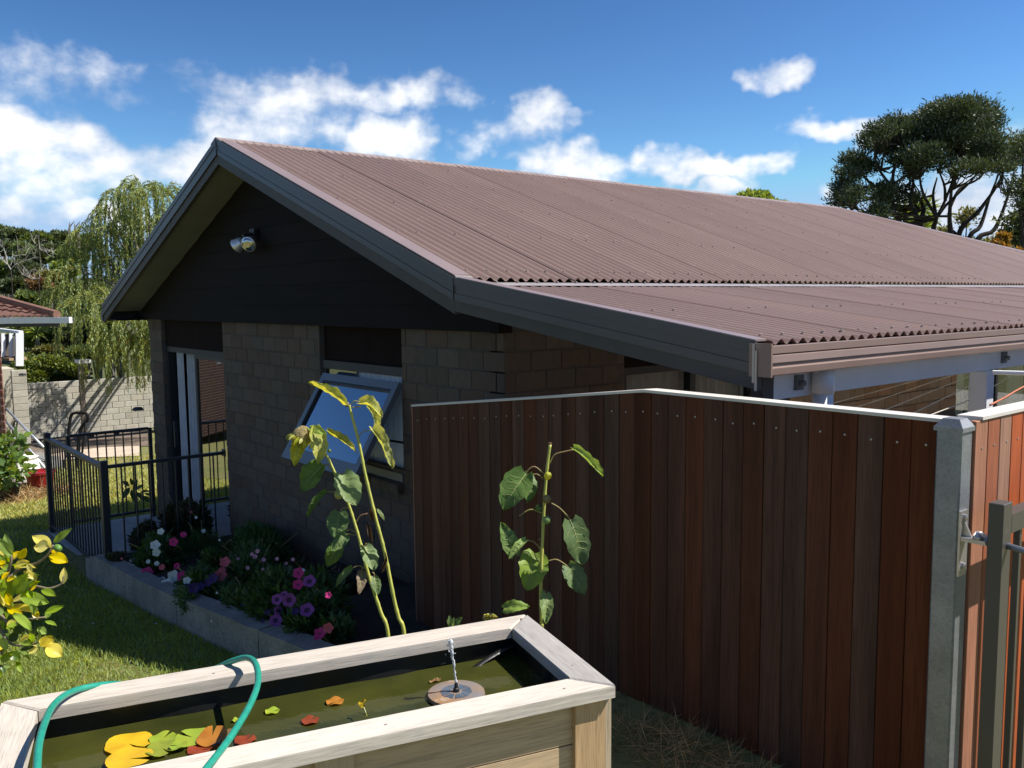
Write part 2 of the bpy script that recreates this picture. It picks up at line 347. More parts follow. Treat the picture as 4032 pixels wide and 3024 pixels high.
# side wall blocks (under the verandah)
sblk = {}
for r in range(0, 9):
    z1 = -.188-.124*(r-1); z0 = z1-BH; j = YW+(.08 if r % 2 else .206)
    ed = [YW]
    while j < 9.25: ed.append(j); j += BL
    ed.append(9.25)
    for a, b in zip(ed[:-1], ed[1:]):
        for s0, s1 in (((a, min(b,4.25)),) if a < 4.25 else ())+(((max(a,6.2), b),) if b > 6.2 else ()):
            if s1-s0 < .03: continue
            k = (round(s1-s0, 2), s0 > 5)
            if k not in sblk: sblk[k] = cbox('block', .05, k[0]-.008, BH-.008, .004, m_block_lit if k[1] else m_block)
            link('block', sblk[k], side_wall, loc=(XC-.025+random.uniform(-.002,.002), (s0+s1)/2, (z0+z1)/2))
# sill bricks under the window
sm = cbox('sill_brick', .118, .11, .075, .006, m_block)
for i in range(10): link('sill_brick', sm, gable_wall, loc=(WX0+.06+i*.1212, YW+.0, WZB-.035), rot=(math.radians(12),0,0))
# ---- gable weatherboards
bt = -.195+np.array([0,.166,.332,.498,.664,.83,.996,1.162,1.33])
for i in range(8):
    z0, z1 = bt[i], min(bt[i+1]+.012, 1.15)
    lim = lambda z: (AX-(AZ-.17-z)/SL, AX+(AZ-.17-z)/SL)
    l0, r0 = lim(z0); l1, r1 = lim(z1); l0 = max(l0,-11.07); l1 = max(l1,-11.07); r0 = min(r0,XC+.015); r1 = min(r1,XC+.015)
    if z1 > AZ-.19: z1 = AZ-.19
    a, b = YW-.046, YW-.038; zz = z0
    MB().add([(l0,a,zz),(r0,a,zz),(r1,b,z1),(l1,b,z1),(l0,YW+.02,zz),(r0,YW+.02,zz),(r1,YW+.02,z1),(l1,YW+.02,z1)], [(0,1,2,3),(5,4,7,6),(4,5,1,0),(3,2,6,7),(1,5,6,2),(4,0,3,7)]).build('weatherboard', m_clad, house)
MB().box(XC-.06,XC+.022,YW-.06,YW-.054,-.2,.02).box(XC+.016,XC+.022,YW-.054,YW+.04,-.2,.02).build('corner_board', m_clad, house)
# ---- door and window head panels
MB().box(DX0,DX1,YW+.045,YW+.07,-.50,HZ).build('head_panel', m_panel, house)
MB().box(WX0,WX1,YW+.045,YW+.07,-.47,HZ).build('head_panel', m_panel, house)
# ---- roof: corrugated sheets, one object per sheet
def sheet(y0, y1, xe, xt, zf, name='roof_sheet', hip=False, amp=.0108, pitch=.0762):
    n = max(2, int(round((y1-y0)/pitch*8)))+1; ys = np.linspace(y0, y1, n)
    V = []; F = []
    for i, y in enumerate(ys):
        w = amp*math.cos(2*math.pi*(y-2.981)/pitch); t = xt
        if hip and y > 12.5: t = min(xe-.01, xt+(y-12.5))
        for q in range(4):
            x = xe+(t-xe)*q/3; V.append((x, y, zf(x)+w+.0042*(1-(y-y0)/(y1-y0))))
    for i in range(n-1):
        for q in range(3): F.append((i*4+q, (i+1)*4+q, (i+1)*4+q+1, i*4+q+1))
    mb = MB(); mb.v = V; mb.f = F; mb.m = [0]*len(F); return mb.build(name, m_roof, house, smooth=True)
zu = lambda x: .121+SL*(-3.93-x)
zv = lambda x: -.181+.1365*(-1.955-x)
sheets = []
y = 2.9555; i = 0
while y < 15.7:
    o = sheet(y, min(y+.762, 15.85)+.05, -3.895, AX+.045, (lambda k: lambda x: zu(x)+.0012*(k % 2))(i), hip=True); sheets.append(o); y += .762; i += 1
y = 2.9175; i = 0
while y < 13.5:
    o = sheet(y, y+.762+.05, -1.955, -3.78, (lambda k: lambda x: zv(x)+.0012*(k % 2))(i)); y += .762; i += 1
# far slope and hip end, plain sheets seen only from elsewhere
MB().add([(AX,2.9,AZ-.02),(AX,12.5,AZ-.02),(-11.15,15.9,-.06),(-11.15,2.9,-.06)], [(0,1,2,3)]).add([(AX,12.5,AZ-.02),(-3.9,15.9,.1),(-11.15,15.9,-.06)], [(0,1,2)]).build('far_roof_slope', m_roof, house)
# ridge cap and hip cap
rc = MB()
def vee(p, q, w, dz, t=.004):
    p, q = V3(p), V3(q); d = unit(q-p); s_ = unit(np.cross(d, (0,0,1))); A = []
    for e in (p, q): A += [e+s_*(-w)+V3((0,0,-dz)), e+s_*(-.012)+V3((0,0,.006)), e+s_*.012+V3((0,0,.006)), e+s_*w+V3((0,0,-dz)), e+s_*w+V3((0,0,-dz-.008)), e+V3((0,0,-.01)), e+s_*(-w)+V3((0,0,-dz-.008))]
    return A, [(i, (i+1) % 7, 7+(i+1) % 7, 7+i) for i in range(7)]+[tuple(range(7))[::-1], tuple(range(7,14))]
a, f = vee((AX,2.83,AZ+.018),(AX,12.52,AZ+.018),.11,.034); rc.add(a, f); rc.build('ridge_cap', mat('ridge_cap_paint', (.34,.265,.23), .35, var=.12, scale=5, spec=.5), house)
a, f = vee((AX,12.5,AZ+.02),(-3.9,15.91,.13),.11,.03); MB().add(a, f).build('hip_cap', m_flash, house)
# barge: folded flashing on the sheets, metal barge face, timber behind
def rake(x0, x1, d0, d1, y0, y1, name, m, parent=house, off=0):
    mb = MB(); mb.prism([(x0, rz(x0)-d0+off), (x1, rz(x1)-d0+off), (x1, rz(x1)-d1+off), (x0, rz(x0)-d1+off)], y0, y1, 'y'); return mb.build(name, m, parent)
for x0, x1 in ((AX+.001,BX-.001),):
    rake(x0,x1,-.002,.006,YO+.001,YO+.112,'barge_flashing',m_flash,off=.024)
rake(BX+.03,VX,-.002,.006,YO+.001,YO+.075,'barge_flashing',m_flash,off=.014)
for x0, x1, nm in ((-11.1,AX-.001,'l'),(AX+.001,BX-.001,'r'),(BX+.001,VX+.01,'v')):
    rake(x0,x1,-.014,.032,YO-.008,YO,'barge_face',m_barge)
    rake(x0,x1,.033,.075,YO-.003,YO+.004,'barge_face',m_barge)
    rake(x0,x1,.076,.115,YO-.007,YO+.001,'barge_face',m_barge)
    d1 = .195 if nm != 'v' else .178
    rake(x0,x1,.02,d1,YO+.006,YO+.034,'barge_board',m_barge2)
MB().box(BX-.006,BX+.006,YO-.012,YO-.0085,BZ-.115,BZ+.012).build('barge_joint', m_barge, house)
MB().box(AX-.008,AX+.008,YO-.014,YO-.0085,AZ-.125,AZ+.016).build('barge_joint', m_barge, house)
# bright folded end where the upper barge flashing stops
MB().add([(BX-.07,YO+.005,BZ+.045),(BX+.012,YO+.002,BZ+.020),(BX+.02,YO+.125,BZ+.012),(BX-.06,YO+.125,BZ+.040),(BX+.016,YO+.002,BZ-.004),(BX+.022,YO+.125,BZ-.01)], [(0,1,2,3),(1,4,5,2)]).build('flashing_end', m_flash2, house)
# apron flashing between the two pitches, with its little turned-up teeth
ap = MB(); ap.add([(-3.99,2.90,.100),(-3.745,2.90,.086),(-3.745,15.5,.086),(-3.99,15.5,.100),(-3.705,2.90,.073),(-3.705,15.5,.073)], [(0,1,2,3),(1,4,5,2)]).build('apron_flashing', m_flash2, house)
# soffits under the rakes
so = MB()
for x0, x1 in ((-10.78,AX-.03),(AX+.03,BX)): so.add([(x0,YO+.034,rz(x0)-.178),(x1,YO+.034,rz(x1)-.178),(x1,YW-.03,rz(x1)-.178),(x0,YW-.03,rz(x0)-.178)], [(0,1,2,3)])
so.build('soffit', m_soffit, house)
MB().box(-11.08,-10.66,YO+.036,15.5,-.205,-.187).build('eave_lining', m_clad, house)
MB().box(-11.16,-11.085,YO-.004,15.5,-.215,-.10).build('gutter', m_barge, house)
MB().add([(BX,YO+.036,rz(BX)-.13),(VX-.05,YO+.036,rz(VX)-.13),(VX-.05,13.4,rz(VX)-.13),(BX,13.4,rz(BX)-.13)], [(0,1,2,3)]).build('verandah_lining', m_white, house)
# gutter on the verandah edge: stepped profile drawn along the eave
gp = [(-1.985,-.212),(-1.916,-.212),(-1.914,-.188),(-1.908,-.186),(-1.906,-.190),(-1.906,-.217),(-1.913,-.221),(-1.905,-.226),(-1.901,-.252),(-1.908,-.256),(-1.908,-.268),(-1.900,-.273),(-1.902,-.298),(-1.915,-.304),(-1.985,-.304)]
MB().prism(gp, YO-.003, 13.5, 'y').build('gutter', m_roof, house)
MB().box(-1.992,-1.893,YO-.016,YO-.006,-.306,-.178).build('gutter_end_cap', m_roof, house)
MB().box(-1.975,-1.965,YO-.02,YO-.017,-.33,-.18).box(-1.962,-1.953,YO-.022,YO-.017,-.36,-.205).build('barge_end_clip', m_flash2, house)
# roof screws (hexagon heads with washers)
sc = MB(); sc.lathe([(.011,0),(.011,.003),(.0065,.004),(.0065,.010),(.003,.0115)], (0,0,0), 6); scm = bpy.data.meshes.new('roof_screw'); scm.from_pydata(sc.v, [], sc.f); scm.materials.append(m_screw)
nscr = 0
def screw(x, y, z, tilt):
    global nscr; nscr += 1; link('roof_screw', scm, house, loc=(x, y, z), rot=(0, tilt, random.random()))
P2 = .1524; tu, tv = math.atan(SL), math.atan(VS)
for k in range(46): screw(-4.02, 2.981+P2*k, zu(-4.02)+.0085, tu)
for row, x in enumerate((-4.75,-5.5,-6.25,-6.95)):
    y = 2.981; k = 0
    while y < 10.5:
        if k % 5 in (0, 1, 3): screw(x, y, zu(x)+.0085, tu)
        y += P2; k += 1
for k in range(34): screw(-2.05, 2.981+P2*k, zv(-2.05)+.0085, tv)
for k in range(40):
    if k % 5 in (0,1,2): screw(-2.75, 2.981+.0762*2*k, zv(-2.75)+.0085, tv)
for k in range(46): screw(-3.79, 3.02+P2*k, .0895, 0)
for k in range(60): screw(AX+.075, 2.981+P2*k, AZ-.008, tu)
# ---- verandah beam, posts, downpipe
MB().box(-2.125,-2.08,3.12,13.2,-.43,-.30).build('verandah_beam', m_white, house)
MB().box(-2.13,-2.075,3.04,3.117,-.62,-.29).build('beam_end', m_barge2, house)
def cpost(x, y, w=.1):
    link('verandah_post', cbox('verandah_post', w, w, 2.2, .006, m_white), house, loc=(x, y, -1.531))
cpost(-2.10,5.20); cpost(-2.10,8.4)
MB().tube([(-2.03,3.42,-2.4),(-2.03,3.42,-.302)],.043,20).build('downpipe', m_white, house, smooth=True)
MB().tube([(-2.03,3.42,-.42),(-2.03,3.42,-.302)],.047,20).build('downpipe_collar', m_white, house, smooth=True)
m_brk = mat('grey_bracket', (.16,.16,.16), .6)
for y_ in (3.30,5.43): MB().box(-2.08,-2.066,y_-.028,y_+.028,-.40,-.335).tube([(-2.066,y_,-.37),(-2.045,y_,-.37)],.014,10).build('line_bracket', m_brk, house)
# ---- side windows
m_curt_shaded = mat('door_curtain_shaded', (.40,.43,.50), .9, var=.1, scale=8)  # white door curtains, their shade painted in as blue-grey
def curtain(x0, x1, y0, y1, z0, z1, axis, name, parent, folds, amp=.02, seed=0):
    r = random.Random(seed); n = folds*8+1; V = []; ph = [r.uniform(-.4,.4) for _ in range(n)]
    for zi in range(5):
        t = zi/4
        for i in range(n):
            s_ = i/(n-1); w = amp*math.cos(2*math.pi*folds*s_+ph[i//8])*(.7+.3*t)
            V.append((x0+(x1-x0)*s_, y0+w, z1+(z0-z1)*t) if axis == 'x' else (x0+w, y0+(y1-y0)*s_, z1+(z0-z1)*t))
    F = [(a*n+i, a*n+i+1, (a+1)*n+i+1, (a+1)*n+i) for a in range(4) for i in range(n-1)]
    mb = MB(); mb.v = V; mb.f = F; mb.m = [0]*len(F); return mb.build(name, m_curt_shaded if seed in (11,12,13) else m_curt, parent, smooth=True)
def side_window(y0, y1, ztop, zb, cur):
    f = MB(); x0, x1 = XC-.09, XC-.03
    f.box(x0,x1,y0,y1,ztop-.05,ztop); f.box(x0,x1,y0,y0+.05,zb,ztop-.05); f.box(x0,x1,y1-.05,y1,zb,ztop-.05); f.box(x0,x1,(y0+y1)/2-.03,(y0+y1)/2+.03,zb,ztop-.05); f.box(x0,x1,y0,y1,zb-.05,zb)
    w = f.build('window', m_alu, house)
    MB().box(XC-.062,XC-.058,y0+.05,(y0+y1)/2-.03,zb,ztop-.05).build('pane', m_glass2, w); MB().box(XC-.062,XC-.058,(y0+y1)/2+.03,y1-.05,zb,ztop-.05).build('pane', m_glass2, w)
    MB().box(XC-.07,XC-.03,y0,y1,ztop,.05).build('head_panel', m_panel, w)
    for a, b in cur: curtain(XC-.16,XC-.16,a,b,zb,ztop,'y','curtain',w,max(2,int((b-a)/.09)),.025,int(a*10))
side_window(4.25,5.75,-.47,-1.45,[(4.3,5.7)]); side_window(9.25,11.4,-.42,-1.45,[(9.3,9.75),(10.9,11.35)])
# ---- front window with open awning sash
wf = MB(); y0, y1 = YW+.03, YW+.10
wf.box(WX0,WX1,y0-.012,y1,-.535,-.47); wf.box(WX0,WX0+.045,y0,y1,WZB,-.535); wf.box(WX1-.045,WX1,y0,y1,WZB,-.535); wf.box(WX0,WX1,y0-.005,y1,WZB,WZB+.045)
win = wf.build('window', m_alu, house)
MB().box(WX0-.0,WX1,YW-.012,YW+.028,WZB+.002,WZB+.06).build('sill', m_sash, win)
MB().box(WX0+.05,WX0+.5,YW+.045,YW+.05,WZB+.05,-.54).build('pane', m_glass, win)
curtain(WX0+.05,WX1-.05,YW+.078,YW+.078,WZB+.05,-.53,'x','curtain',win,16,.016,3)
TLs = V3((-6.22,YW-.01,-.575)); TRs = V3((-5.10,YW-.01,-.575)); dn = unit((0,-.375,-.625)); Ls = .73; nn = np.cross(unit(TRs-TLs), dn)
def sbar(a, b, w, d): return MB().obox((a+b)/2, (b-a)/2, dn*w/2 if abs(np.dot(unit(b-a), (1,0,0))) > .5 else V3((w/2,0,0)), nn*d/2)
ex = V3((1,0,0))
sm_ = MB()
for a, b, w in ((TLs+dn*.03,TRs+dn*.03,.06),(TLs+dn*(Ls-.05),TRs+dn*(Ls-.05),.10)): sm_.obox((a+b)/2,(b-a)/2,dn*w/2,nn*.02)
for c in (TLs+ex*.03, TRs-ex*.03): sm_.obox(c+dn*(Ls*.5-.02),ex*.03,dn*(Ls/2-.08+.0),nn*.0195)
sash = sm_.build('sash', m_sash, win)
g0 = TLs+ex*.06+dn*.06; MB().obox((TLs+TRs)/2+dn*(Ls*.5-.02), ex*(np.linalg.norm(TRs-TLs)/2-.06), dn*(Ls/2-.082), nn*.003).build('pane', m_glass, sash)
MB().obox((TLs+TRs)/2+dn*.072+nn*-.0, ex*.50, dn*.008, nn*.021).obox(TLs+ex*.066+dn*(Ls*.47),ex*.006,dn*(Ls*.5-.1),nn*.021).build('glazing_bead', m_alu, sash)
stay0 = TRs+dn*.42-ex*.02; MB().bar(stay0, (WX1-.03,YW+.03,-1.0), .012, .016).build('stay', m_alu, sash)
# ---- sliding door
df = MB(); ya, yb = YW+.05, YW+.13
df.box(DX0,DX1,ya,yb,-.56,-.50); df.box(DX0,DX0+.05,ya,yb,-2.57,-.56); df.box(DX1-.04,DX1,ya,yb,-2.57,-.56); df.box(DX0,DX1,ya,yb,-2.60,-2.571)
door = df.build('sliding_door', m_alu, house)
pn = MB(); pa = -9.33
pn.box(pa,pa+.05,ya+.01,ya+.045,-2.57,-.56); pn.box(DX1-.075,DX1-.041,ya+.01,ya+.045,-2.57,-.56); pn.box(pa+.05,DX1-.075,ya+.01,ya+.045,-.60,-.561); pn.box(pa+.05,DX1-.075,ya+.01,ya+.045,-2.57,-2.49)
pnl = pn.build('fixed_leaf', m_barge2, door); MB().box(pa+.05,DX1-.075,ya+.025,ya+.029,-2.49,-.60).build('pane', m_glass, pnl)
curtain(-9.99,-9.78,YW+.09,YW+.09,-2.5,-.56,'x','curtain',door,2,.015,11); curtain(-9.76,-9.36,YW+.13,YW+.13,-2.4,-.56,'x','curtain',door,4,.03,12); curtain(-8.6,-8.4,YW+.35,YW+.35,-2.4,-.56,'x','curtain',door,5,.03,13)
MB().box(-10.05,-10.01,ya-.01,ya+.03,-1.65,-1.35).build('door_handle', m_alu, door)
# ---- twin floodlight under the gable
m_cast = mat('black_fitting', (.02,.02,.022), .5)
m_lens = glass('lamp_lens', alpha=.45, rough=.12); m_refl = mat('lamp_reflector', (.72,.75,.80), .32, metal=.6, var=.1, scale=30)
fl = thing('floodlight', 'twin-headed silver floodlight fixed to the dark gable boards', 'lamp', (-7.36,YW-.05,.575))
MB().box(-7.41,-7.31,YW-.085,YW-.053,.53,.63).tube([(-7.36,YW-.085,.57),(-7.36,YW-.16,.55)],.03,12).build('mount', m_cast, fl)
for hx, dr in ((-7.22,(.55,-.75,-.38)),(-7.47,(-.75,-.45,-.55))):
    c = V3((hx,YW-.17,.49)); d_ = unit(dr)
    h = MB().lathe([(.03,-.075),(.05,-.05),(.062,0),(.068,.012),(.066,.016)], c, 20, 0, d_).build('lamp_head', m_refl, fl, smooth=True)
    MB().lathe([(.058,.0165),(.055,.024),(.02,.032),(.002,.033)], c, 20, 0, d_).build('lens', m_lens, h, smooth=True)
    MB().tube([(-7.36,YW-.15,.55), c-d_*.07],.014,8).build('swivel_arm', m_cast, fl)
print('blocks', nblk, 'screws', nscr)

struct(MB().box(-3.97,-1.17,2.76,15.5,-1.9,-1.64).build('courtyard_bounce_slab', mat('pale_bounce_concrete', (.62,.57,.49), .85, var=.08, scale=2, bump=.2, bscale=60, fine=.1)))  # unseen paving, added pale so it bounces light under the verandah
# ================================================================== deck, railing
m_conc = mat('pale_concrete', (.42,.43,.42), .85, var=.1, scale=3, bump=.15, bscale=90, fine=.25)
m_conc2 = mat('weathered_concrete', (.27,.26,.235), .9, col2=(.15,.15,.135), scale=3.5, bump=.5, bscale=45, fine=.4, dirt=((.07,.075,.05),4,.60,.7))
struct(MB().box(-10.86,-8.372,2.075,YW+.0,-2.85,-2.572).build('deck', m_conc))
struct(MB().box(-10.9,-8.47,1.915,2.07,-2.95,-2.60).build('kerb', m_conc2))
m_rail = mat('charcoal_railing', (.035,.037,.042), .4, var=.06, spec=.5)
rl = thing('deck_railing', 'charcoal metal balustrade round the small deck outside the sliding door', 'railing', (-9.55,2.085,-2.57))
xa, xb_, yr, zt = -10.69, -8.41, 2.085, -1.48
pm = cbox('post', .062, .062, 1.13, .004, m_rail)
for px in (xa, xb_):
    p = link('post', pm, rl, loc=(px, yr, -2.0)); MB().box(px-.035,px+.035,yr-.035,yr+.035,-1.435,-1.424).lathe([(.046,-1.424),(.030,-1.408)],(px,yr,0),4).build('post_cap', m_rail, p)
link('post', cbox('post', .04, .04, 1.08, .003, m_rail), rl, loc=(xa, yr+.21, -2.03)); link('post', cbox('post', .04, .04, 1.08, .003, m_rail), rl, loc=(xa, YW-.03, -2.03))
MB().box(xa+.03,xb_-.03,yr-.03,yr+.03,zt-.03,zt).build('top_rail', m_rail, rl); MB().box(xa+.03,xb_-.03,yr-.018,yr+.018,-2.50,-2.47).build('bottom_rail', m_rail, rl)
MB().box(xa-.02,xa+.02,yr+.23,YW-.05,zt-.03,zt).build('top_rail', m_rail, rl); MB().box(xa-.016,xa+.016,yr+.23,YW-.05,-2.50,-2.47).build('bottom_rail', m_rail, rl)
MB().box(xb_-.02,xb_+.02,yr+.03,YW-.005,zt-.03,zt).build('top_rail', m_rail, rl); MB().box(xb_-.016,xb_+.016,yr+.03,YW-.005,-2.50,-2.47).build('bottom_rail', m_rail, rl)
MB().box(xb_-.035,xb_+.035,YW-.022,YW-.006,zt-.05,zt+.02).build('wall_bracket', m_rail, rl)
bm = MB().tube([(0,0,-.48),(0,0,.48)],.0085,8); bme = bpy.data.meshes.new('baluster'); bme.from_pydata(bm.v, [], bm.f); bme.materials.append(m_rail)
for i in range(1,20): link('baluster', bme, rl, loc=(xa+.03+(xb_-xa-.06)*i/20, yr, -1.99))
for i in range(1,9): link('baluster', bme, rl, loc=(xa, yr+.23+(YW-.05-yr-.23)*i/9, -1.99)); link('baluster', bme, rl, loc=(xb_, yr+.03+(YW-.03-yr)*i/9, -1.99))
# ================================================================== garden bed
bed = thing('garden_bed_wall', 'low weathered concrete edging wall of the flower bed below the gable', 'wall', (-6.2,1.93,-2.5))
def bt_(x): return float(np.interp(x, [-8.5,-8.1,-6.5,-5,-3.9], [-2.325,-2.23,-2.09,-1.905,-1.77]))
for x0, x1 in ((-8.47,-6.0),(-5.99,-4.6),(-4.59,-3.6)):
    ks = np.linspace(x0,x1,8); mb = MB()
    top = [bt_(k)+random.uniform(-.006,.006) for k in ks]
    for a in range(7): mb.add([(ks[a],1.90,-2.95),(ks[a+1],1.90,-2.95),(ks[a+1],1.905,top[a+1]),(ks[a],1.905,top[a]),(ks[a],2.03,-2.95),(ks[a+1],2.03,-2.95),(ks[a+1],2.03,top[a+1]+.01),(ks[a],2.03,top[a]+.01)], [(0,1,2,3),(3,2,6,7),(5,4,7,6)]+([(0,3,7,4)] if a == 0 else [])+([(1,5,6,2)] if a == 6 else []))
    mb.build('wall_segment', m_conc2, bed)
MB().box(-8.47,-8.38,2.031,2.5,-2.95,-2.33).build('wall_return', m_conc2, bed)
m_soil = mat('bed_soil', (.035,.027,.02), .95, var=.3, scale=9, bump=.9, bscale=40)
xs = np.linspace(-8.38,-3.6,50); ys_ = np.linspace(2.032,YW+.004,14); V = [(x,y,bt_(x)-.05+.03*math.sin(9*x+5*y)*math.cos(7*y)) for x in xs for y in ys_]
F = [(i*14+j,(i+1)*14+j,(i+1)*14+j+1,i*14+j+1) for i in range(49) for j in range(13)]
struct(npmesh('bed_soil', V, F, m_soil, smooth=True))
# ================================================================== timber fences, post, gate
m_ced = wood('cedar_stain_shaded', (.122,.049,.027), 2, .5, 14, .75, .20, .005, weather=((.05,.024,.015),2.6,.60,.55)); m_ced.node_tree.nodes['Principled BSDF'].inputs['Specular IOR Level'].default_value = .15  # shade is painted into this darker copy of the fence stain
m_ced2 = wood('cedar_stain_sunlit', (.42,.150,.072), 2, .72, 14, .6, .16, .010)  # same stain with the sunlight painted in as a brighter colour
m_cap = mat('white_cap_rail', (.62,.58,.53), .55, var=.07, scale=5, stretch=(.2,1,1))
m_nail = mat('nail_head', (.5,.47,.43), .4, metal=.6)
YF = 2.62; XA = -2.339; TZ = -.380; BZ_ = -1.675; RK = .211/1.705
f1 = thing('timber_fence', 'dark vertical board fence in shade between pond and house', 'fence', (-2.6,YF,-1.67))
nm = MB().lathe([(.0037,0),(.0037,.0012),(.0015,.0018)],(0,0,0),7,0,(0,-1,0)); nme = bpy.data.meshes.new('nail'); nme.from_pydata(nm.v, [], nm.f); nme.materials.append(m_nail)
pitch = .0876; x = -1.168; i = 0
while x > -4.04:
    a, b = max(x-pitch, -4.052), x
    def dz(q): return max(0, (XA-q))*RK if q < XA else 0
    t = .018; dy = random.uniform(-.0015,.0015); c = .002
    a_, b_ = a+.0013, b-.0013
    za, zb, ga, gb = TZ-dz(a_), TZ-dz(b_), BZ_-.91*dz(a_), BZ_-.91*dz(b_)
    V = [(a_,YF+dy+c,ga),(a_+c,YF+dy,ga),(b_-c,YF+dy,gb),(b_,YF+dy+c,gb),(b_,YF+t,gb),(a_,YF+t,ga),(a_,YF+dy+c,za),(a_+c,YF+dy,za),(b_-c,YF+dy,zb),(b_,YF+dy+c,zb),(b_,YF+t,zb),(a_,YF+t,za)]
    V = [(p[0],p[1],p[2]) for p in V]; xm = (a+b)/2; zm = (za+ga)/2
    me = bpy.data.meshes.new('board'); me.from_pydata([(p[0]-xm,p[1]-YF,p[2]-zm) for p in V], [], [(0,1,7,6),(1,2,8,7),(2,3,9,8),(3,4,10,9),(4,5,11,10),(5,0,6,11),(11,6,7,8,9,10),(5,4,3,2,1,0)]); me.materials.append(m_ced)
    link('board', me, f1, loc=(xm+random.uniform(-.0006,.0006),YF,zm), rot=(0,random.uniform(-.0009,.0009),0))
    link('nail', nme, f1, loc=(xm+random.uniform(-.012,.012), YF+dy-.0005, TZ-dz(xm)-.075+random.uniform(-.006,.006)))
    x -= pitch; i += 1
fr = MB(); fr.box(-4.04,-1.17,YF+.03,YF+.05,-1.3,-1.23); fr.box(-4.04,-1.17,YF+.03,YF+.05,-.72,-.65); fr.build('back_rail', m_ced, f1)
MB().prism([(XA,TZ+.001),(-1.13,TZ+.001),(-1.13,TZ+.012),(XA,TZ+.012)],YF-.006,YF+.07,'y').build('cap_rail', m_cap, f1)
MB().prism([(-4.058,TZ+.001-(XA+4.058)*RK),(XA-.001,TZ+.001),(XA-.001,TZ+.012),(-4.058,TZ+.012-(XA+4.058)*RK)],YF-.006,YF+.07,'y').build('cap_rail', m_cap, f1)
MB().box(-4.0577,-4.0527,YF-.002,YF+.05,-1.86,TZ-.215).build('end_strip', m_cap if False else m_ced2, f1)  # end edge takes the stain copy brightened for sun
MB().prism([(-4.06,-2.3),(-1.2,-2.3),(-1.2,BZ_+.03),(XA,BZ_+.03),(-4.06,BZ_-.165)],YF+.022,YF+.12,'y').prism([(-3.9,-2.3),(-1.25,-2.3),(-1.25,BZ_-.06),(XA-.1,BZ_-.06),(-3.9,BZ_-.24)],YF-.045,YF+.021,'y').build('concrete_plinth', m_conc2, f1)
f2 = thing('timber_fence', 'orange-brown vertical board fence in full sun behind the metal gate', 'fence', (-1.1,4.6,-1.67))
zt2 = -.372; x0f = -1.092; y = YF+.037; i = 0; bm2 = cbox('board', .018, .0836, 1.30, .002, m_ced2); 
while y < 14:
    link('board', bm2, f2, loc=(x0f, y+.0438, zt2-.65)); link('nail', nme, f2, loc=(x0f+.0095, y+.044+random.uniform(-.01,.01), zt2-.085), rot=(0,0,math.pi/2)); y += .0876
MB().box(x0f-.055,x0f-.012,YF+.08,14,-.75,-.68).box(x0f-.055,x0f-.012,YF+.08,14,-1.4,-1.33).build('back_rail', m_ced2, f2)
MB().box(x0f-.06,x0f+.014,YF+.073,14,zt2+.001,zt2+.011).build('cap_rail', m_cap, f2)
MB().box(x0f-.05,x0f+.0,YF+.08,14,-1.9,-1.675).build('concrete_plinth', m_conc2, f2)
m_galv = mat('galvanised_steel', (.30,.31,.325), .5, metal=.55, col2=(.21,.22,.23), scale=9, fine=.25, bump=.06, dirt=((.55,.57,.58),16,.66,.6))
gp_ = thing('steel_post', 'galvanised square steel post where the two timber fences meet', 'post', (-1.127,2.62,-1.67))
link('shaft', cbox('shaft', .074, .074, 1.42, .005, m_galv), gp_, loc=(-1.127,2.619,-1.095))
MB().obox((-1.127,2.619,-.392),(.042,0,0),(0,.042,0),(0,0,.0065)).add([(-1.127+a*.041,2.619+b*.041,-.3855) for a,b in ((-1,-1),(1,-1),(1,1),(-1,1))]+[(-1.127+a*.024,2.619+b*.024,-.362) for a,b in ((-1,-1),(1,-1),(1,1),(-1,1))],[(0,1,5,4),(1,2,6,5),(2,3,7,6),(3,0,4,7),(4,5,6,7)]).build('post_cap', m_galv, gp_)
m_hng = mat('cast_alloy', (.52,.50,.50), .35, metal=.75, var=.1, scale=30)
xr = -1.0895; hy = 2.605; hz = -.705
hg = MB(); hg.box(xr,xr+.006,hy-.022,hy+.026,hz-.12,hz+.075); hg.box(xr+.006,xr+.082,hy-.02,hy+.02,hz-.012,hz); hg.prism([(xr+.006,hz),(xr+.03,hz),(xr+.006,hz+.05)],hy-.004,hy+.004,'y')
hinge = hg.build('hinge_plate', m_hng, gp_)
for zz in (hz+.055,hz-.09): MB().lathe([(.010,0),(.010,.007),(.004,.009)],(xr+.006,hy,zz),6,0,(1,0,0)).build('bolt', m_hng, hinge)
m_gate = mat('bronze_powder_coat', (.065,.06,.055), .4, var=.06, spec=.5, dirt=((.16,.15,.13),20,.63,.5))
gt = thing('gate', 'dark bronze metal gate standing open along the sunlit fence', 'gate', (-.955,2.54,-1.67))
gx0, gx1 = -.985, -.945
link('stile', cbox('stile', .04, .06, 1.02, .002, m_gate), gt, loc=(-.965,2.55,-1.085))
MB().box(gx0,gx1,2.5805,3.6,-.665,-.612).build('top_rail', m_gate, gt); MB().box(gx0,gx1,2.5805,3.6,-1.58,-1.53).build('bottom_rail', m_gate, gt)
link('stile', cbox('stile', .04, .06, 1.02, .002, m_gate), gt, loc=(-.965,3.63,-1.085))
pk = cbox('picket', .018, .018, .86, .002, m_gate)
for k in range(9): link('picket', pk, gt, loc=(-.965,2.68+k*.1,-1.0975))
MB().tube([(-1.03,2.60,hz+.012),(-.99,2.565,hz+.012),(-.93,2.553,hz+.008),(-.885,2.55,hz+.004)],.009,10).lathe([(.018,0),(.018,.01),(.012,.012)],(-.987,2.562,hz+.011),8,0,(-1,.3,0)).build('hinge_bolt', mat('dull_bolt', (.2,.21,.24), .45, metal=.7), gt, smooth=False)
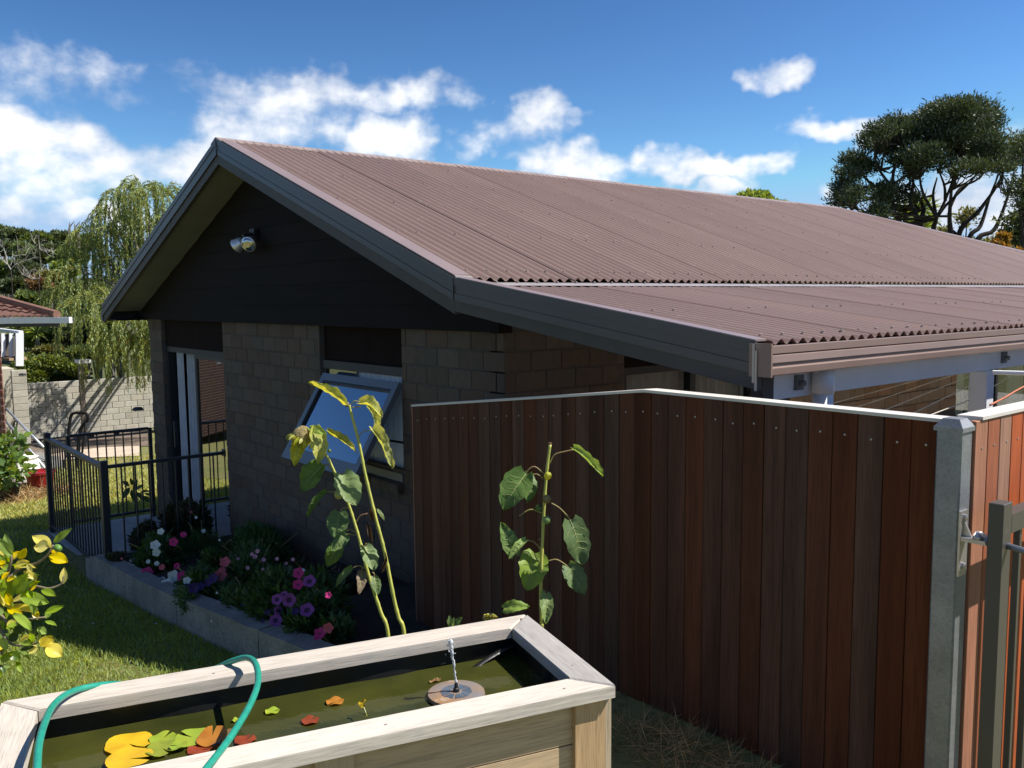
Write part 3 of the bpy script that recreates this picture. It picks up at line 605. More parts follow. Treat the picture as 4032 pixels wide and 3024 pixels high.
MB().lathe([(.016,0),(.016,.006),(.009,.02),(.006,.022)],(xr+.05,hy-.002,hz+.0005),12).build('hinge_nut', m_hng, gt)
# ================================================================== raised pond
PA = math.radians(16.2)
pd_ = V3((math.sin(PA), math.cos(PA), 0)); pw = V3((math.cos(PA), -math.sin(PA), 0)); PO = V3((-2.045,1.735,0)); ZP = -1.0      # far right corner, going -pd_ along the length and +pw towards the camera
PLn, PWd, RW, RT = 1.455, .565, .088, .032
def pp(l, w, z): q = PO-pd_*l+pw*w; return V3((q[0], q[1], z))
m_pt = wood('weathered_cap_timber', (.585,.51,.425), 0, .80, 22, .7, .06, .004, weather=((.40,.38,.36),7,.60,.4))
m_pw = wood('treated_pine', (.56,.40,.235), 0, .72, 20, .7, .10, .008, weather=((.33,.25,.16),4,.62,.5))
pond = thing('raised_pond', 'raised timber garden pond with mitred cap rails in the foreground', 'pond', pp(PLn/2,PWd/2,-1.66))
rotp = math.atan2(pd_[1], pd_[0])
def mitre(a0, a1, b0, b1, nm_):                # outer edge a0-a1, inner b0-b1 (l, w)
    mb = MB(); c = .004; o_ = [a0,a1,b1,b0]
    top = [pp(*q, ZP) for q in o_]; bot = [pp(*q, ZP-RT) for q in o_]; cen = sum(top)/4
    ins = [t+(unit(cen-t)*c*1.6) for t in top]; ed = [t-V3((0,0,c)) for t in top]
    mb.add(ins+ed+bot, [(0,1,2,3)]+[(4+i,4+(i+1)%4,(i+1)%4,i) for i in range(4)]+[(8+i,8+(i+1)%4,4+(i+1)%4,4+i) for i in range(4)]+[(11,10,9,8)])
    return mb
def pobj(mb, name, m, rot=0., ctr=None, parent=pond):     # give the board its own axes so that grain follows its length
    c = V3(ctr) if ctr is not None else np.mean(np.array(mb.v), 0); R_ = Matrix.Rotation(-rot, 3, 'Z'); me = bpy.data.meshes.new(name)
    me.from_pydata([tuple(R_ @ Vector(V3(p)-c)) for p in mb.v], [], mb.f); me.materials.append(m)
    return link(name, me, parent, loc=c, rot=(0,0,rot))
g_ = .0012
pobj(mitre((0+g_*2,0),(PLn-g_*2,0),(RW+g_*2,RW),(PLn-RW-g_*2,RW),''),'cap_rail',m_pt,rotp)
pobj(mitre((PLn-g_*2,PWd),(g_*2,PWd),(PLn-RW-g_*2,PWd-RW),(RW+g_*2,PWd-RW),''),'cap_rail',m_pt,rotp)
m_pt2 = wood('greyed_cap_timber', (.40,.365,.335), 0, .70, 26, .75, .06, .004, weather=((.30,.29,.28),6,.58,.5))
pobj(mitre((0,PWd-g_*2),(0,g_*2),(RW,PWd-RW-g_*2),(RW,RW+g_*2),''),'cap_rail',m_pt2,rotp+math.pi/2)
pobj(mitre((PLn,g_*2),(PLn,PWd-g_*2),(PLn-RW,RW+g_*2),(PLn-RW,PWd-RW-g_*2),''),'cap_rail',m_pt,rotp+math.pi/2)
def pbox(l0, l1, w0, w1, z0, z1): 
    mb = MB(); c = (pp((l0+l1)/2,(w0+w1)/2,(z0+z1)/2)); return mb.obox(c, -pd_*(l1-l0)/2, pw*(w1-w0)/2, (0,0,(z1-z0)/2))
ov = .020
for zz0, zz1 in ((-1.152,-1.034),(-1.274,-1.156),(-1.396,-1.278),(-1.518,-1.400),(-1.65,-1.522)):
    pobj(pbox(.06,PLn-.06,PWd-ov-.045,PWd-ov-.018,zz0,zz1),'side_board',m_pw,rotp)
    pobj(pbox(.06,PLn-.06,ov+.018,ov+.045,zz0,zz1),'side_board',m_pw,rotp)
    pobj(pbox(ov+.018,ov+.045,.06,PWd-.06,zz0,zz1),'end_board',m_pw,rotp+math.pi/2)
    pobj(pbox(PLn-ov-.045,PLn-ov-.018,.06,PWd-.06,zz0,zz1),'end_board',m_pw,rotp+math.pi/2)
m_ps = wood('treated_pine_post', (.56,.40,.235), 2, .72, 20, .7, .08, .006)
for l0, l1 in ((ov,ov+.088),(PLn*.5-.045,PLn*.5+.045),(PLn-ov-.088,PLn-ov)):
    for w0, w1 in ((PWd-ov-.017,PWd-ov),(ov,ov+.017)): pobj(pbox(l0,l1,w0,w1,-1.66,-1.033),'post_facing',m_ps,rotp)
for l0 in (ov-.0,):
    pobj(pbox(l0-.018,l0-.001,PWd-ov-.075,PWd-ov-.001,-1.66,-1.033),'post_facing',m_ps,rotp)
m_liner = mat('black_pond_liner', (.012,.012,.013), .35, var=.2, scale=8, bump=.25, bscale=25, spec=.5)
lin = MB(); i0, i1, j0, j1 = ov+.047, PLn-ov-.047, ov+.047, PWd-ov-.047
nL, nH = 40, 6; ZW = -1.088
for (la, wa), (lb, wb) in (((i0,j0),(i1,j0)),((i1,j0),(i1,j1)),((i1,j1),(i0,j1)),((i0,j1),(i0,j0))):
    V = []; nrm = unit(np.cross(pp(lb,wb,0)-pp(la,wa,0),(0,0,1)))
    for a in range(nL+1):
        t = a/nL
        for h in range(nH+1):
            q = pp(la+(lb-la)*t, wa+(wb-wa)*t, -1.034-(h/nH)*.3); V.append(q-nrm*(.004+.004*math.sin(17*t+2.1*h)+.003*math.sin(31*t-1.3*h))*(1 if 0 < a < nL else 0))
    lin.add(V, [(a*(nH+1)+h,(a+1)*(nH+1)+h,(a+1)*(nH+1)+h+1,a*(nH+1)+h+1) for a in range(nL) for h in range(nH)])
lin.add([pp(i0,j0,-1.3),pp(i1,j0,-1.3),pp(i1,j1,-1.3),pp(i0,j1,-1.3)],[(0,1,2,3)])
lin.build('liner', m_liner, pond, smooth=True)
# folds of liner catching the light in the corners
for (l_, w_, l2, w2) in ((i0+.012,j0+.012,i0+.17,j0+.05),):
    a, b = pp(l_,w_,-1.06), pp(l2,w2,ZW-.012); s_ = unit(np.cross(b-a,(0,0,1)))*.008
    pts = [a+(b-a)*t+V3((0,0,.006*math.sin(t*3.1))) for t in np.linspace(0,1,8)]
    V = [q for p in pts for q in (p-s_, p+V3((0,0,.010)), p+s_)]; MB().add(V, [(i*3+j,(i+1)*3+j,(i+1)*3+j+1,i*3+j+1) for i in range(7) for j in range(2)]).build('liner_fold', m_liner, pond, smooth=True)
# water
m_water = bpy.data.materials.new('pond_water'); m_water.use_nodes = True
def water_mat(m):
    N = m.node_tree.nodes; L = m.node_tree.links; b = N['Principled BSDF']; b.inputs['Roughness'].default_value = .06; b.inputs['IOR'].default_value = 1.33
    tc = N.new('ShaderNodeTexCoord'); nz = N.new('ShaderNodeTexNoise'); nz.inputs['Scale'].default_value = 5; nz.inputs['Detail'].default_value = 4; L.new(tc.outputs['Object'], nz.inputs[0])
    r = N.new('ShaderNodeValToRGB'); e = r.color_ramp.elements; e[0].position = .3; e[0].color = (.024,.028,.006,1); e[1].position = .75; e[1].color = (.050,.052,.011,1); L.new(nz.outputs[0], r.inputs[0]); L.new(r.outputs[0], b.inputs['Base Color'])
    n2 = N.new('ShaderNodeTexNoise'); n2.inputs['Scale'].default_value = 22; n2.inputs['Detail'].default_value = 3; L.new(tc.outputs['Object'], n2.inputs[0])
    bp = N.new('ShaderNodeBump'); bp.inputs['Strength'].default_value = .12; bp.inputs['Distance'].default_value = .01; L.new(n2.outputs[0], bp.inputs['Height']); L.new(bp.outputs[0], b.inputs['Normal'])
water_mat(m_water)
struct(MB().add([pp(i0+.003,j0+.003,ZW),pp(i1-.003,j0+.003,ZW),pp(i1-.003,j1-.003,ZW),pp(i0+.003,j1-.003,ZW)],[(0,1,2,3)]).build('water', m_water))
for l_, w_, o_ in ((.03,.03,0),(.045,PWd*.72,0),(.6,PWd-.045,1),(.13,PWd-.04,1),(.95,.05,1)): MB().lathe([(.004,ZP-.0005),(.004,ZP+.0006)],pp(l_,w_,0),8).build('screw', m_screw, pond)
# ================================================================== things on the pond
def c4(x, y): return x/1.58, 2300+y/1.58
def c5(x, y): return 1300+x/1.58, 2300+y/1.58
m_pads = {'yellow': leafmat('pad_yellow', (.72,.50,.02), (.62,.36,.02), .15, .3, .1, .0, island=False, spots=((.25,.10,.01),30,.66,.6)),
          'green': leafmat('pad_green', (.22,.33,.035), (.30,.34,.03), .15, .3, .1, .0, island=False, spots=((.20,.10,.01),30,.68,.6)),
          'olive': leafmat('pad_olive', (.28,.30,.03), (.20,.25,.03), .15, .3, .1, .0, island=False, spots=((.16,.06,.01),26,.64,.6)),
          'red': leafmat('pad_red', (.30,.06,.02), (.20,.035,.015), .15, .3, .1, .0, island=False, spots=((.10,.05,.01),30,.64,.5)),
          'orange': leafmat('pad_orange', (.46,.20,.03), (.36,.13,.02), .15, .3, .1, .0, island=False, spots=((.14,.05,.01),30,.64,.5)),
          'brown': leafmat('pad_brown', (.22,.13,.05), (.15,.08,.03), .1, .5, .1, .0, island=False)}
def pad(px, rr, col, label, notch, z=.004, tilt=(0,0), lift=0, asp=1.):
    c = onZ(*px, ZW+z+lift); n = 22; r_ = random.Random(int(px[0])); V = [(0,0,0)]
    for k in range(n+1):
        a = notch+.13+(2*math.pi-.26)*k/n; q = .88*rr*(1+.035*math.sin(3*a+px[0])+.015*math.sin(7*a)); V.append((q*math.cos(a)*asp, q*math.sin(a), .0025*math.sin(4*a+px[1])+.002))
    for k in range(n+1): V.append((V[k+1][0]*.55, V[k+1][1]*.55, .0005))
    F = [(0, n+2+k, n+3+k) for k in range(n)]+[(n+2+k, k+1, k+2, n+3+k) for k in range(n)]
    me = bpy.data.meshes.new('lily_pad'); me.from_pydata(V, [], F); me.materials.append(m_pads[col]); me.polygons.foreach_set('use_smooth', [True]*len(F))
    o = link('lily_pad', me, None, loc=c, rot=(tilt[0], tilt[1], 0)); return tag(o, label, 'lily pad', 'lily pads floating on the pond')
pad(c4(800,992),.064,'yellow','large bright yellow lily pad, farther of the touching yellow pair',.3)
pad(c4(800,1085),.060,'yellow','large bright yellow lily pad nearest the near cap rail',.9,.007)
pad(c4(1015,958),.036,'green','small green lily pad behind the olive one, next to the yellow pair',2.2,.005)
pad(c4(1010,1022),.044,'olive','olive green lily pad between yellow pair and largest green one',.2,.008)
pad(c4(1110,1005),.024,'green','tiny green lily pad overlapping the olive one',4.,.011)
pad(c4(1200,953),.052,'green','largest light green lily pad beside the browning leaf',3.6,.007)
pad(c4(1245,1030),.034,'red','dark red lily pad partly sunk beside the near cap rail',1.)
pad(c4(1525,972),.030,'red','reddish-brown lily pad behind the hose by the near rail',2.)
pad(c4(1320,945),.042,'orange','curled orange-brown lily pad tilted up behind the hose',2.6,.010,(.22,.12),.006)
pad(c4(1415,930),.022,'brown','brown decaying lily pad scrap touching the hose',1.4,.006)
pad(c4(1695,790),.022,'green','small round bright green lily pad floating alone mid-pond',1.3)
pad(c4(1930,848),.026,'red','red lily pad floating alone nearer the near rail',2.1)
pad(c4(2085,730),.027,'orange','orange-red lily pad closest to the fountain',5.0)
pad(c4(1470,846),.012,'green','very small green lily pad left of the hose',0)
pad(c5(655,600),.022,'brown','pale brown oval leaf afloat behind the fountain disc',9,.003,asp=.45)
o = pad(c5(204,742),.013,'yellow','small yellow upright lily pad on a thin stalk',1.2,.02,(.9,.3),.022)
MB().tube([onZ(*c5(204,752),ZW+.02), onZ(*c5(222,800),ZW+.004), onZ(*c5(235,845),ZW-.006)],.0016,6).build('stalk', m_pads['olive'], None)
stalk = bpy.data.objects['stalk']; M_ = stalk; stalk.parent = o; stalk.matrix_parent_inverse = (Matrix.Translation(o.location) @ o.rotation_euler.to_matrix().to_4x4()).inverted()
m_slate = mat('fountain_disc', (.15,.17,.19), .3, col2=(.30,.16,.06), scale=7, var=.2, dirt=((.62,.60,.55),12,.58,.7), spec=.5)
fc = onZ(*c5(785,690), ZW+.004); fo = thing('pond_fountain', 'round floating solar fountain disc squirting a thin water jet', 'fountain', fc)
MB().lathe([(.076,-.008),(.080,0),(.078,.008),(.060,.010),(.02,.0105)],fc,32).build('float_disc', m_slate, fo, smooth=False)
m_cell = mat('solar_cells', (.10,.13,.17), .12, var=.2, scale=20, spec=.6)
for k in range(8):
    a = k*math.pi/4; V = [fc+V3((q*math.cos(a+b),q*math.sin(a+b),.0112)) for q, b in ((.018,.1),(.018,math.pi/4-.1),(.044,math.pi/4-.04),(.044,.04))]; MB().add(V,[(0,1,2,3)]).build('solar_cell', m_cell, fo)
MB().lathe([(.009,.0112),(.008,.02),(.0055,.022),(.005,.034)],fc,12).build('nozzle', m_cast, fo)
m_jet = bpy.data.materials.new('water_jet'); m_jet.use_nodes = True; b_ = m_jet.node_tree.nodes['Principled BSDF']; b_.inputs['Transmission Weight'].default_value = .45; b_.inputs['Base Color'].default_value = (.9,.93,.95,1); b_.inputs['Roughness'].default_value = .03; b_.inputs['IOR'].default_value = 1.33
jr = random.Random(5); jp = []; jrad = []
top = atd(*c5(746,345), 2.36); d0 = fc+V3((0,0,.034))
for k in range(26):
    t = k/25; p = d0+(top-d0)*t; p = p*1.0; jp.append(p+V3((jr.uniform(-.0015,.0015),jr.uniform(-.0015,.0015),0))); jrad.append((.0026+.004*t*t+jr.uniform(-.0007,.0012))*(1 if k < 25 else .5))
MB().tube(jp, jrad, 8).build('water_jet', m_jet, fo, smooth=True)
dr = MB()
for k in range(14): q = top+V3((jr.uniform(-.012,.012),jr.uniform(-.012,.012),jr.uniform(-.05,.006))); dr.lathe([(.0004,-.0022),(.0020,0),(.0004,.0022)],q,6)
dr.build('droplets', m_jet, fo, kind='stuff')
# hose
m_hose = mat('green_hose', (.02,.27,.19), .38, var=.12, scale=60, spec=.5, col2=(.015,.20,.14))
def smooth_path(p, n=10):
    p = [V3(q) for q in p]; p = [2*p[0]-p[1]]+p+[2*p[-1]-p[-2]]; out = []
    for i in range(1, len(p)-2):
        for k in range(n):
            t = k/n; out.append(.5*((2*p[i])+(-p[i-1]+p[i+1])*t+(2*p[i-1]-5*p[i]+4*p[i+1]-p[i+2])*t*t+(-p[i-1]+3*p[i]-3*p[i+1]+p[i+2])*t**3))
    return out+[p[-2]]
h1 = [onZ(*c4(x,y),z) for x,y,z in ((222,1230,-.93),(230,1144,-.93),(242,1000,-.93),(280,860,-.94),(340,745,-.965),(450,668,-.984),(600,632,-1.0),(740,622,-1.03),(860,640,-1.1))]
h2 = [onZ(*c4(x,y),z) for x,y,z in ((1150,610,-1.12),(1360,517,-1.02),(1450,477,-.985),(1535,458,-.965),(1590,495,-.95),(1606,600,-.955),(1570,720,-.96),(1500,850,-.965),(1400,1000,-.965),(1290,1140,-.96),(1200,1260,-.955))]
hs = thing('garden_hose', 'green braided garden hose looped over the pond cap rails', 'hose', (h1[4][0],h1[4][1],ZP))
for h in (h1, h2): MB().tube(smooth_path(h), .0082, 12).build('hose_length', m_hose, hs, smooth=True)
# ================================================================== leaves and sunflowers
def leafmesh(B, T, N_, hw, bow=.1, cup=.15, wave=.06, heart=True, seed=0, rows=13, fold=0., curl=0.):
    B, T = V3(B), V3(T); e = T-B; L_ = np.linalg.norm(e); ed = e/L_; n0 = unit(V3(N_)-ed*np.dot(N_, ed)); s_ = np.cross(n0, ed); r_ = random.Random(seed); ph = r_.uniform(0,6); V = []; C5 = (-1,-.66,-.33,0,.33,.66,1)
    for i in range(rows+1):
        t = i/rows
        if heart: w = hw*min(1, 1.62*((t+.015)**.38)*((1-t)**.72)*1.12)*(1+.06*math.sin(23*t+ph))
        else: w = hw*math.sin(math.pi*min(1,max(.015,t**.85)))**.8
        for c in C5:
            back = -.10*L_*abs(c)**1.5*max(0,1-t*6) if heart else 0
            up = bow*L_*math.sin(math.pi*t)-curl*L_*t*t+cup*hw*(abs(c)**1.4)+wave*L_*math.sin(7*t+ph+c)*abs(c)*.5-.02*L_*(1-abs(c))*(1 if c == 0 else 0)+(.022*L_*math.sin(24*t-8*abs(c)+ph)*(abs(c) > .2) if heart else 0)+(.03*L_*math.sin(5*t+4*c+ph*1.7) if heart else 0)
            V.append(B+ed*(L_*t+back)+s_*w*c*(1-fold*abs(c)*.4)+n0*(up+fold*w*abs(c)))
    F = [(i*7+j,(i+1)*7+j,(i+1)*7+j+1,i*7+j+1) for i in range(rows) for j in range(6)]
    return V, F
m_sl = leafmat('sunflower_leaf', (.15,.25,.065), (.11,.19,.05), .42, .5, .12, .008, 30, island=False, spots=((.16,.12,.03),55,.70,.6))
m_sly = leafmat('sunflower_leaf_yellowing', (.62,.58,.09), (.38,.42,.07), .42, .5, .1, .01, 24, island=False, spots=((.20,.11,.05),40,.62,.8))
m_sll = leafmat('sunflower_leaf_light', (.28,.40,.10), (.21,.32,.08), .42, .5, .1, .01, 30, island=False)
m_dead = leafmat('dead_leaf', (.25,.16,.10), (.14,.085,.05), .1, .8, .2, .01, 30, island=False)
m_stem = mat('sunflower_stem', (.46,.46,.10), .6, col2=(.36,.38,.08), scale=20, stretch=(1,1,.2), bump=.3, bscale=120, dirt=((.16,.10,.04),16,.66,.6))
m_pet = mat('petiole', (.26,.27,.06), .6, col2=(.24,.13,.08), scale=14)
m_head = mat('dried_flower_head', (.17,.13,.06), .9, col2=(.34,.28,.10), scale=50, bump=1., bscale=150)
m_vein = mat('leaf_vein', (.38,.42,.16), .6)
def cs(x, y): return 1000+x/1.58, 1500+y/1.58
def splant(label, path, d, leaves, petioles, top_r, base_r, extra=None):
    fd = [d]*len(path); P_ = [atd(*cs(x,y), d) for x, y in path]
    g = P_[-1].copy(); dirn = P_[-1]-P_[-2]; k = 0
    while g[2] > gz(g[0])-.03 and k < 60: g = g+unit(dirn*.4+V3((0,0,-1)))*.03; k += 1
    P_.append(g); t = thing('sunflower_plant', label, 'plant', (g[0],g[1],gz(g[0])), 'spent sunflowers between pond and fence')
    sp_ = smooth_path(P_, 8); n = len(sp_); rs = [top_r+(base_r-top_r)*i/(n-1)+(.0012 if i % 7 == 0 else 0) for i in range(n)]
    MB().tube(sp_, rs, 10).build('stem', m_stem, t, smooth=True)
    vw = -unit(ray(*cs(*path[0])))
    for i, (b, tp, hw, mt_, kw) in enumerate(leaves):
        r_ = random.Random(i*7+int(path[0][0])); dd = d+r_.uniform(-.05,.05); sc_ = dd/FPX/1.58
        kw = dict(kw); N_ = vw+V3((r_.uniform(-.2,.5),r_.uniform(-.2,.5),r_.uniform(.5,1.1)))
        if 'N' in kw: N_ = V3(kw.pop('N'))
        B_, T_ = atd(*cs(*b), dd), atd(*cs(*tp), dd-r_.uniform(-.02,.06))
        V, F = leafmesh(B_, T_, N_, hw*sc_, seed=i+int(path[0][0]), **kw); mb = MB(); mb.v = V; mb.f = F; mb.m = [0]*len(F); lf = mb.build('leaf', mt_, t, smooth=True)
        vn = MB(); nr = len(V)//7; off = unit(N_)*.0012; vn.tube([V3(V[q*7+3])+off for q in range(0, nr-1)], list(np.linspace(.0016,.0005,nr-1)), 5, False)
        for q in range(2, nr-5, 2):
            for sgn in (0, 6): vn.tube([V3(V[q*7+3])+off, V3(V[(q+1)*7+(1 if sgn == 0 else 5)])+off, V3(V[min(q+2,nr-1)*7+sgn])*.8+V3(V[min(q+2,nr-1)*7+3])*.2+off], [.0008,.0006,.0003], 4, False)
        vn.build('veins', m_vein, lf, smooth=True)
    for pts in petioles: MB().tube(smooth_path([atd(*cs(*q), d) for q in pts], 5), .0026, 6).build('leaf_stalk', m_pet, t, smooth=True)
    if extra: extra(t, d, vw)
    return t
def ball(t, px, d, r, m_, name, ax=(0,0,1), sq=1.):
    MB().lathe([(r*math.sin(math.pi*k/8), -sq*r*math.cos(math.pi*k/8)) for k in range(1,8)], atd(*cs(*px), d), 12, 0, ax).build(name, m_, t, smooth=True)
def headA(t, d, vw):
    c = atd(*cs(300,340), d-.03); k = d/FPX/1.58; ax = unit(V3((-.35,-.2,-.75))+vw*.25)
    MB().lathe([(.004,-62*k),(30*k,-56*k),(52*k,-25*k),(62*k,5*k),(58*k,30*k),(40*k,48*k),(8*k,55*k)], c, 20, 0, ax).build('flower_head', m_head, t, smooth=True)
    r_ = random.Random(3); a = unit(np.cross(ax,(0,0,1))); b = np.cross(ax,a)
    for q in range(20):
        an = q*2*math.pi/20+r_.uniform(-.1,.1); rd = math.cos(an)*a+math.sin(an)*b; s0 = c+rd*58*k+ax*8*k; s1 = c+rd*r_.uniform(60,85)*k+ax*r_.uniform(30,75)*k
        V, F = leafmesh(s0, s1, rd, 11*k, .15, .2, .05, False, q, 4); mb = MB(); mb.v = V; mb.f = F; mb.m = [0]*len(F); mb.build('bract', m_sly, t, smooth=True)
    ball(t, (530,705), d-.02, 30*k, m_sly, 'bud', (.5,0,1), 1.1); ball(t, (468,435), d-.01, 12*k, m_sll, 'bud')
kw0 = dict(bow=.10, cup=.18, wave=.07)
splant('leaning sunflower stalk with a drooping brown seed head', [(390,320),(430,420),(480,520),(520,610),(570,720),(600,800),(640,930),(665,1020),(700,1160),(740,1290),(790,1440),(835,1580)], 3.85,
 [((290,370),(252,535),50,m_sly,dict(bow=.15,cup=.3,wave=.08)),((375,290),(395,515),62,m_sly,dict(bow=.2,cup=.35,wave=.1)),((350,290),(455,335),30,m_sll,kw0),((465,325),(642,450),38,m_sly,dict(bow=.12,cup=.1,wave=.08,fold=.8)),
  ((425,520),(298,692),84,m_sl,kw0),((552,580),(640,778),88,m_sll,dict(bow=.08,cup=.12,wave=.06)),((452,690),(335,850),40,m_sl,dict(bow=.14,cup=.2,wave=.1,fold=1.2)),((535,818),(505,985),76,m_sl,kw0),((530,1005),(455,1152),55,m_sl,kw0),((575,960),(480,1060),46,m_sl,kw0),
  ((690,1032),(747,1187),60,m_sll,kw0),((612,1165),(512,1282),34,m_sl,dict(bow=.1,cup=.2,wave=.06,fold=.6)),((668,1188),(652,1327),36,m_dead,kw0),((745,1220),(772,1332),36,m_sl,kw0)],
 [[(520,610),(540,575),(560,582)],[(500,575),(460,525),(425,520)],[(560,700),(500,690),(452,690)],[(590,790),(555,792),(535,818)],[(630,940),(600,925),(575,932)],[(632,960),(575,955),(530,1008)],[(695,1165),(650,1150),(612,1165)],[(690,1160),(672,1170),(668,1190)],[(735,1190),(748,1200),(745,1222)],[(630,890),(660,840),(705,825)],[(700,1010),(690,1020),(690,1035)]], .0048, .0082, headA)
def deadB(t, d, vw):
    k = d/FPX/1.58; ball(t, (580,147), d, 17*k, m_dead, 'cut_flower_stub', (-.6,-.6,.3), .7)
    for q, (x, y, x2, y2, w) in enumerate(((720,790,735,880,22),(705,870,735,1015,28),(730,800,750,870,14),(825,1090,790,1190,24),(815,1060,830,1130,10))):
        V, F = leafmesh(atd(*cs(x,y),d-.01), atd(*cs(x2,y2),d-.01), vw, w*k, .1, .6, .3, False, q, 8, fold=1.4); mb = MB(); mb.v = V; mb.f = F; mb.m = [0]*len(F); mb.build('withered_leaf', m_dead, t, smooth=True)
splant('tallest sunflower stalk with folded yellow leaves, flower cut off', [(592,150),(610,220),(640,330),(665,440),(690,570),(735,760),(770,900),(800,1010),(835,1170),(870,1350),(900,1470),(935,1580)], 3.80,
 [((555,150),(338,10),46,m_sly,dict(bow=.10,cup=.1,wave=.10,fold=1.0,N=(.3,-.5,.9))),((655,145),(800,225),56,m_sly,dict(bow=.25,cup=.2,wave=.1,fold=.5)),((700,150),(760,300),44,m_sly,dict(bow=.2,cup=.3,wave=.1,fold=.6)),((735,300),(860,545),52,m_sly,dict(bow=.1,cup=.2,wave=.1,fold=.7)),((765,800),(812,868),14,m_sll,kw0)],
 [[(595,160),(570,150),(540,140)],[(600,150),(625,125),(660,132)],[(605,165),(640,160),(665,160)],[(648,350),(680,315),(735,305)]], .0055, .0088, deadB)
def budsC(t, d, vw):
    k = d/FPX/1.58; ball(t, (1828,590), d-.02, 24*k, m_sly, 'bud', (.6,-.2,1), 1.1); ball(t, (1822,735), d-.02, 28*k, m_head, 'bud', (.4,-.4,.6)); ball(t, (1770,790), d, 22*k, m_sl, 'bud', (-.5,0,1)); ball(t, (1822,865), d-.02, 26*k, m_sll, 'bud', (.5,0,1)); ball(t, (1778,985), d, 8*k, m_dead, 'bud')
    MB().lathe([(10*k,0),(11*k,12*k),(7*k,12*k),(6*k,2*k)], atd(*cs(1842,396),d), 12).build('cut_stem_end', m_dead, t)
splant('single sunflower stalk with cut-off top in front of the dark fence', [(1842,396),(1822,560),(1806,760),(1797,960),(1787,1160),(1785,1340),(1790,1500),(1795,1600)], 3.30,
 [((1985,425),(2168,598),44,m_sll,dict(bow=.08,cup=.1,wave=.12,fold=.8)),((1690,575),(1555,808),105,m_sl,dict(bow=.12,cup=.2,wave=.08)),((1705,585),(1700,760),60,m_sl,dict(bow=.1,cup=.2,wave=.1)),((1615,1080),(1535,878),60,m_sl,dict(bow=.1,cup=.3,wave=.1,curl=.1)),((1690,990),(1585,1112),40,m_sll,dict(bow=.12,cup=.2,wave=.1,fold=.7)),
  ((1968,868),(2035,1142),100,m_sl,dict(bow=.08,cup=.16,wave=.08)),((1745,1072),(1700,1308),104,m_sll,dict(bow=.08,cup=.14,wave=.07)),((1950,1150),(2055,1332),76,m_sl,kw0),((1818,1325),(1816,1512),46,m_sll,kw0)],
 [[(1835,520),(1870,460),(1930,440),(1988,428)],[(1802,575),(1750,535),(1715,545),(1690,578)],[(1800,610),(1760,580),(1712,590)],[(1782,1045),(1740,1000),(1690,992)],[(1850,760),(1900,790),(1940,830),(1970,870)],[(1788,1150),(1755,1100),(1745,1072)],[(1830,1120),(1885,1112),(1950,1152)],[(1790,1300),(1805,1305),(1818,1328)],[(1790,820),(1720,800),(1650,840)]], .0055, .0075, budsC)
def sprout(label, base, leaves, d):
    g = atd(*cs(*base), d); t = thing('seedling', label, 'plant', (g[0],g[1],gz(g[0])))
    MB().tube([g, (g[0],g[1],gz(g[0])-.02)], .0035, 6).build('stem', m_stem, t)
    for i, (b, tp, hw, m_, kw) in enumerate(leaves):
        V, F = leafmesh(atd(*cs(*b),d), atd(*cs(*tp),d-.01), -unit(ray(*cs(*b)))+V3((0,0,.6)), hw*d/FPX/1.58, seed=i, **kw); mb = MB(); mb.v = V; mb.f = F; mb.m = [0]*len(F); mb.build('leaf', m_, t, smooth=True)
    return t
sprout('short bright green seedling just behind the pond corner', (1230,1530), [((1225,1530),(1215,1455),18,m_sll,dict(heart=False)),((1228,1530),(1245,1470),14,m_sll,dict(heart=False)),((1232,1530),(1298,1470),20,m_sl,dict(heart=False)),((1225,1530),(1198,1480),12,m_sll,dict(heart=False)),((1240,1535),(1290,1500),16,m_sl,dict(heart=False))], 3.2)
sprout('single pale sunflower leaf arching over the pond corner', (1548,1490), [((1556,1418),(1716,1404),46,m_sll,dict(bow=.12,cup=.15,wave=.05))], 3.1)
g = sprout('small withered yellow flower behind the pond corner', (1470,1500), [], 3.0)
for q in range(12):
    a = q*.55; V, F = leafmesh(atd(*cs(1468,1470),3.0), atd(*cs(1468+50*math.cos(a),1476+28*math.sin(a)),2.99), (-.2,-.6,.8), 11*3/FPX/1.58, .2, .3, .2, False, q, 4); mb = MB(); mb.v = V; mb.f = F; mb.m = [0]*len(F); mb.build('petal', m_sly if q % 3 else m_dead, g, smooth=True)
# ================================================================== lemon tree at the left edge
def cl(x, y): return x/2.074, 1900+y/2.074
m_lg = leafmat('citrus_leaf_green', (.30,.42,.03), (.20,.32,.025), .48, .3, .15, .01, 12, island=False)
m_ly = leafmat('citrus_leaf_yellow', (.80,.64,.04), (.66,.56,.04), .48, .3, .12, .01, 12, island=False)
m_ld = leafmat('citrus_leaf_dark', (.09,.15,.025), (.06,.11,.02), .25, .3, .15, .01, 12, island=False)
m_twig = mat('twig', (.24,.20,.13), .8, var=.2, scale=30); m_lem = mat('green_lemon', (.12,.24,.04), .35, var=.1, scale=40, bump=.3, bscale=200)
D_L = 2.75; lb = atd(*cl(-150,1500), D_L+.15); lt = thing('lemon_tree', 'young lemon tree with yellowing leaves at the left edge of the lawn', 'tree', (lb[0],lb[1],gz(lb[0])))
def lpath(pts, r0, r1):
    P_ = smooth_path([atd(*cl(x,y), D_L+dz) for x, y, dz in pts], 6); MB().tube(P_, list(np.linspace(r0,r1,len(P_))), 7).build('branch', m_twig, lt, smooth=True)
MB().tube(smooth_path([(lb[0],lb[1],gz(lb[0])-.05), atd(*cl(-130,1250),D_L+.12), atd(*cl(-60,1000),D_L+.05), atd(*cl(-20,880),D_L)],6), list(np.linspace(.016,.009,19)), 9).build('trunk', m_twig, lt, smooth=True)
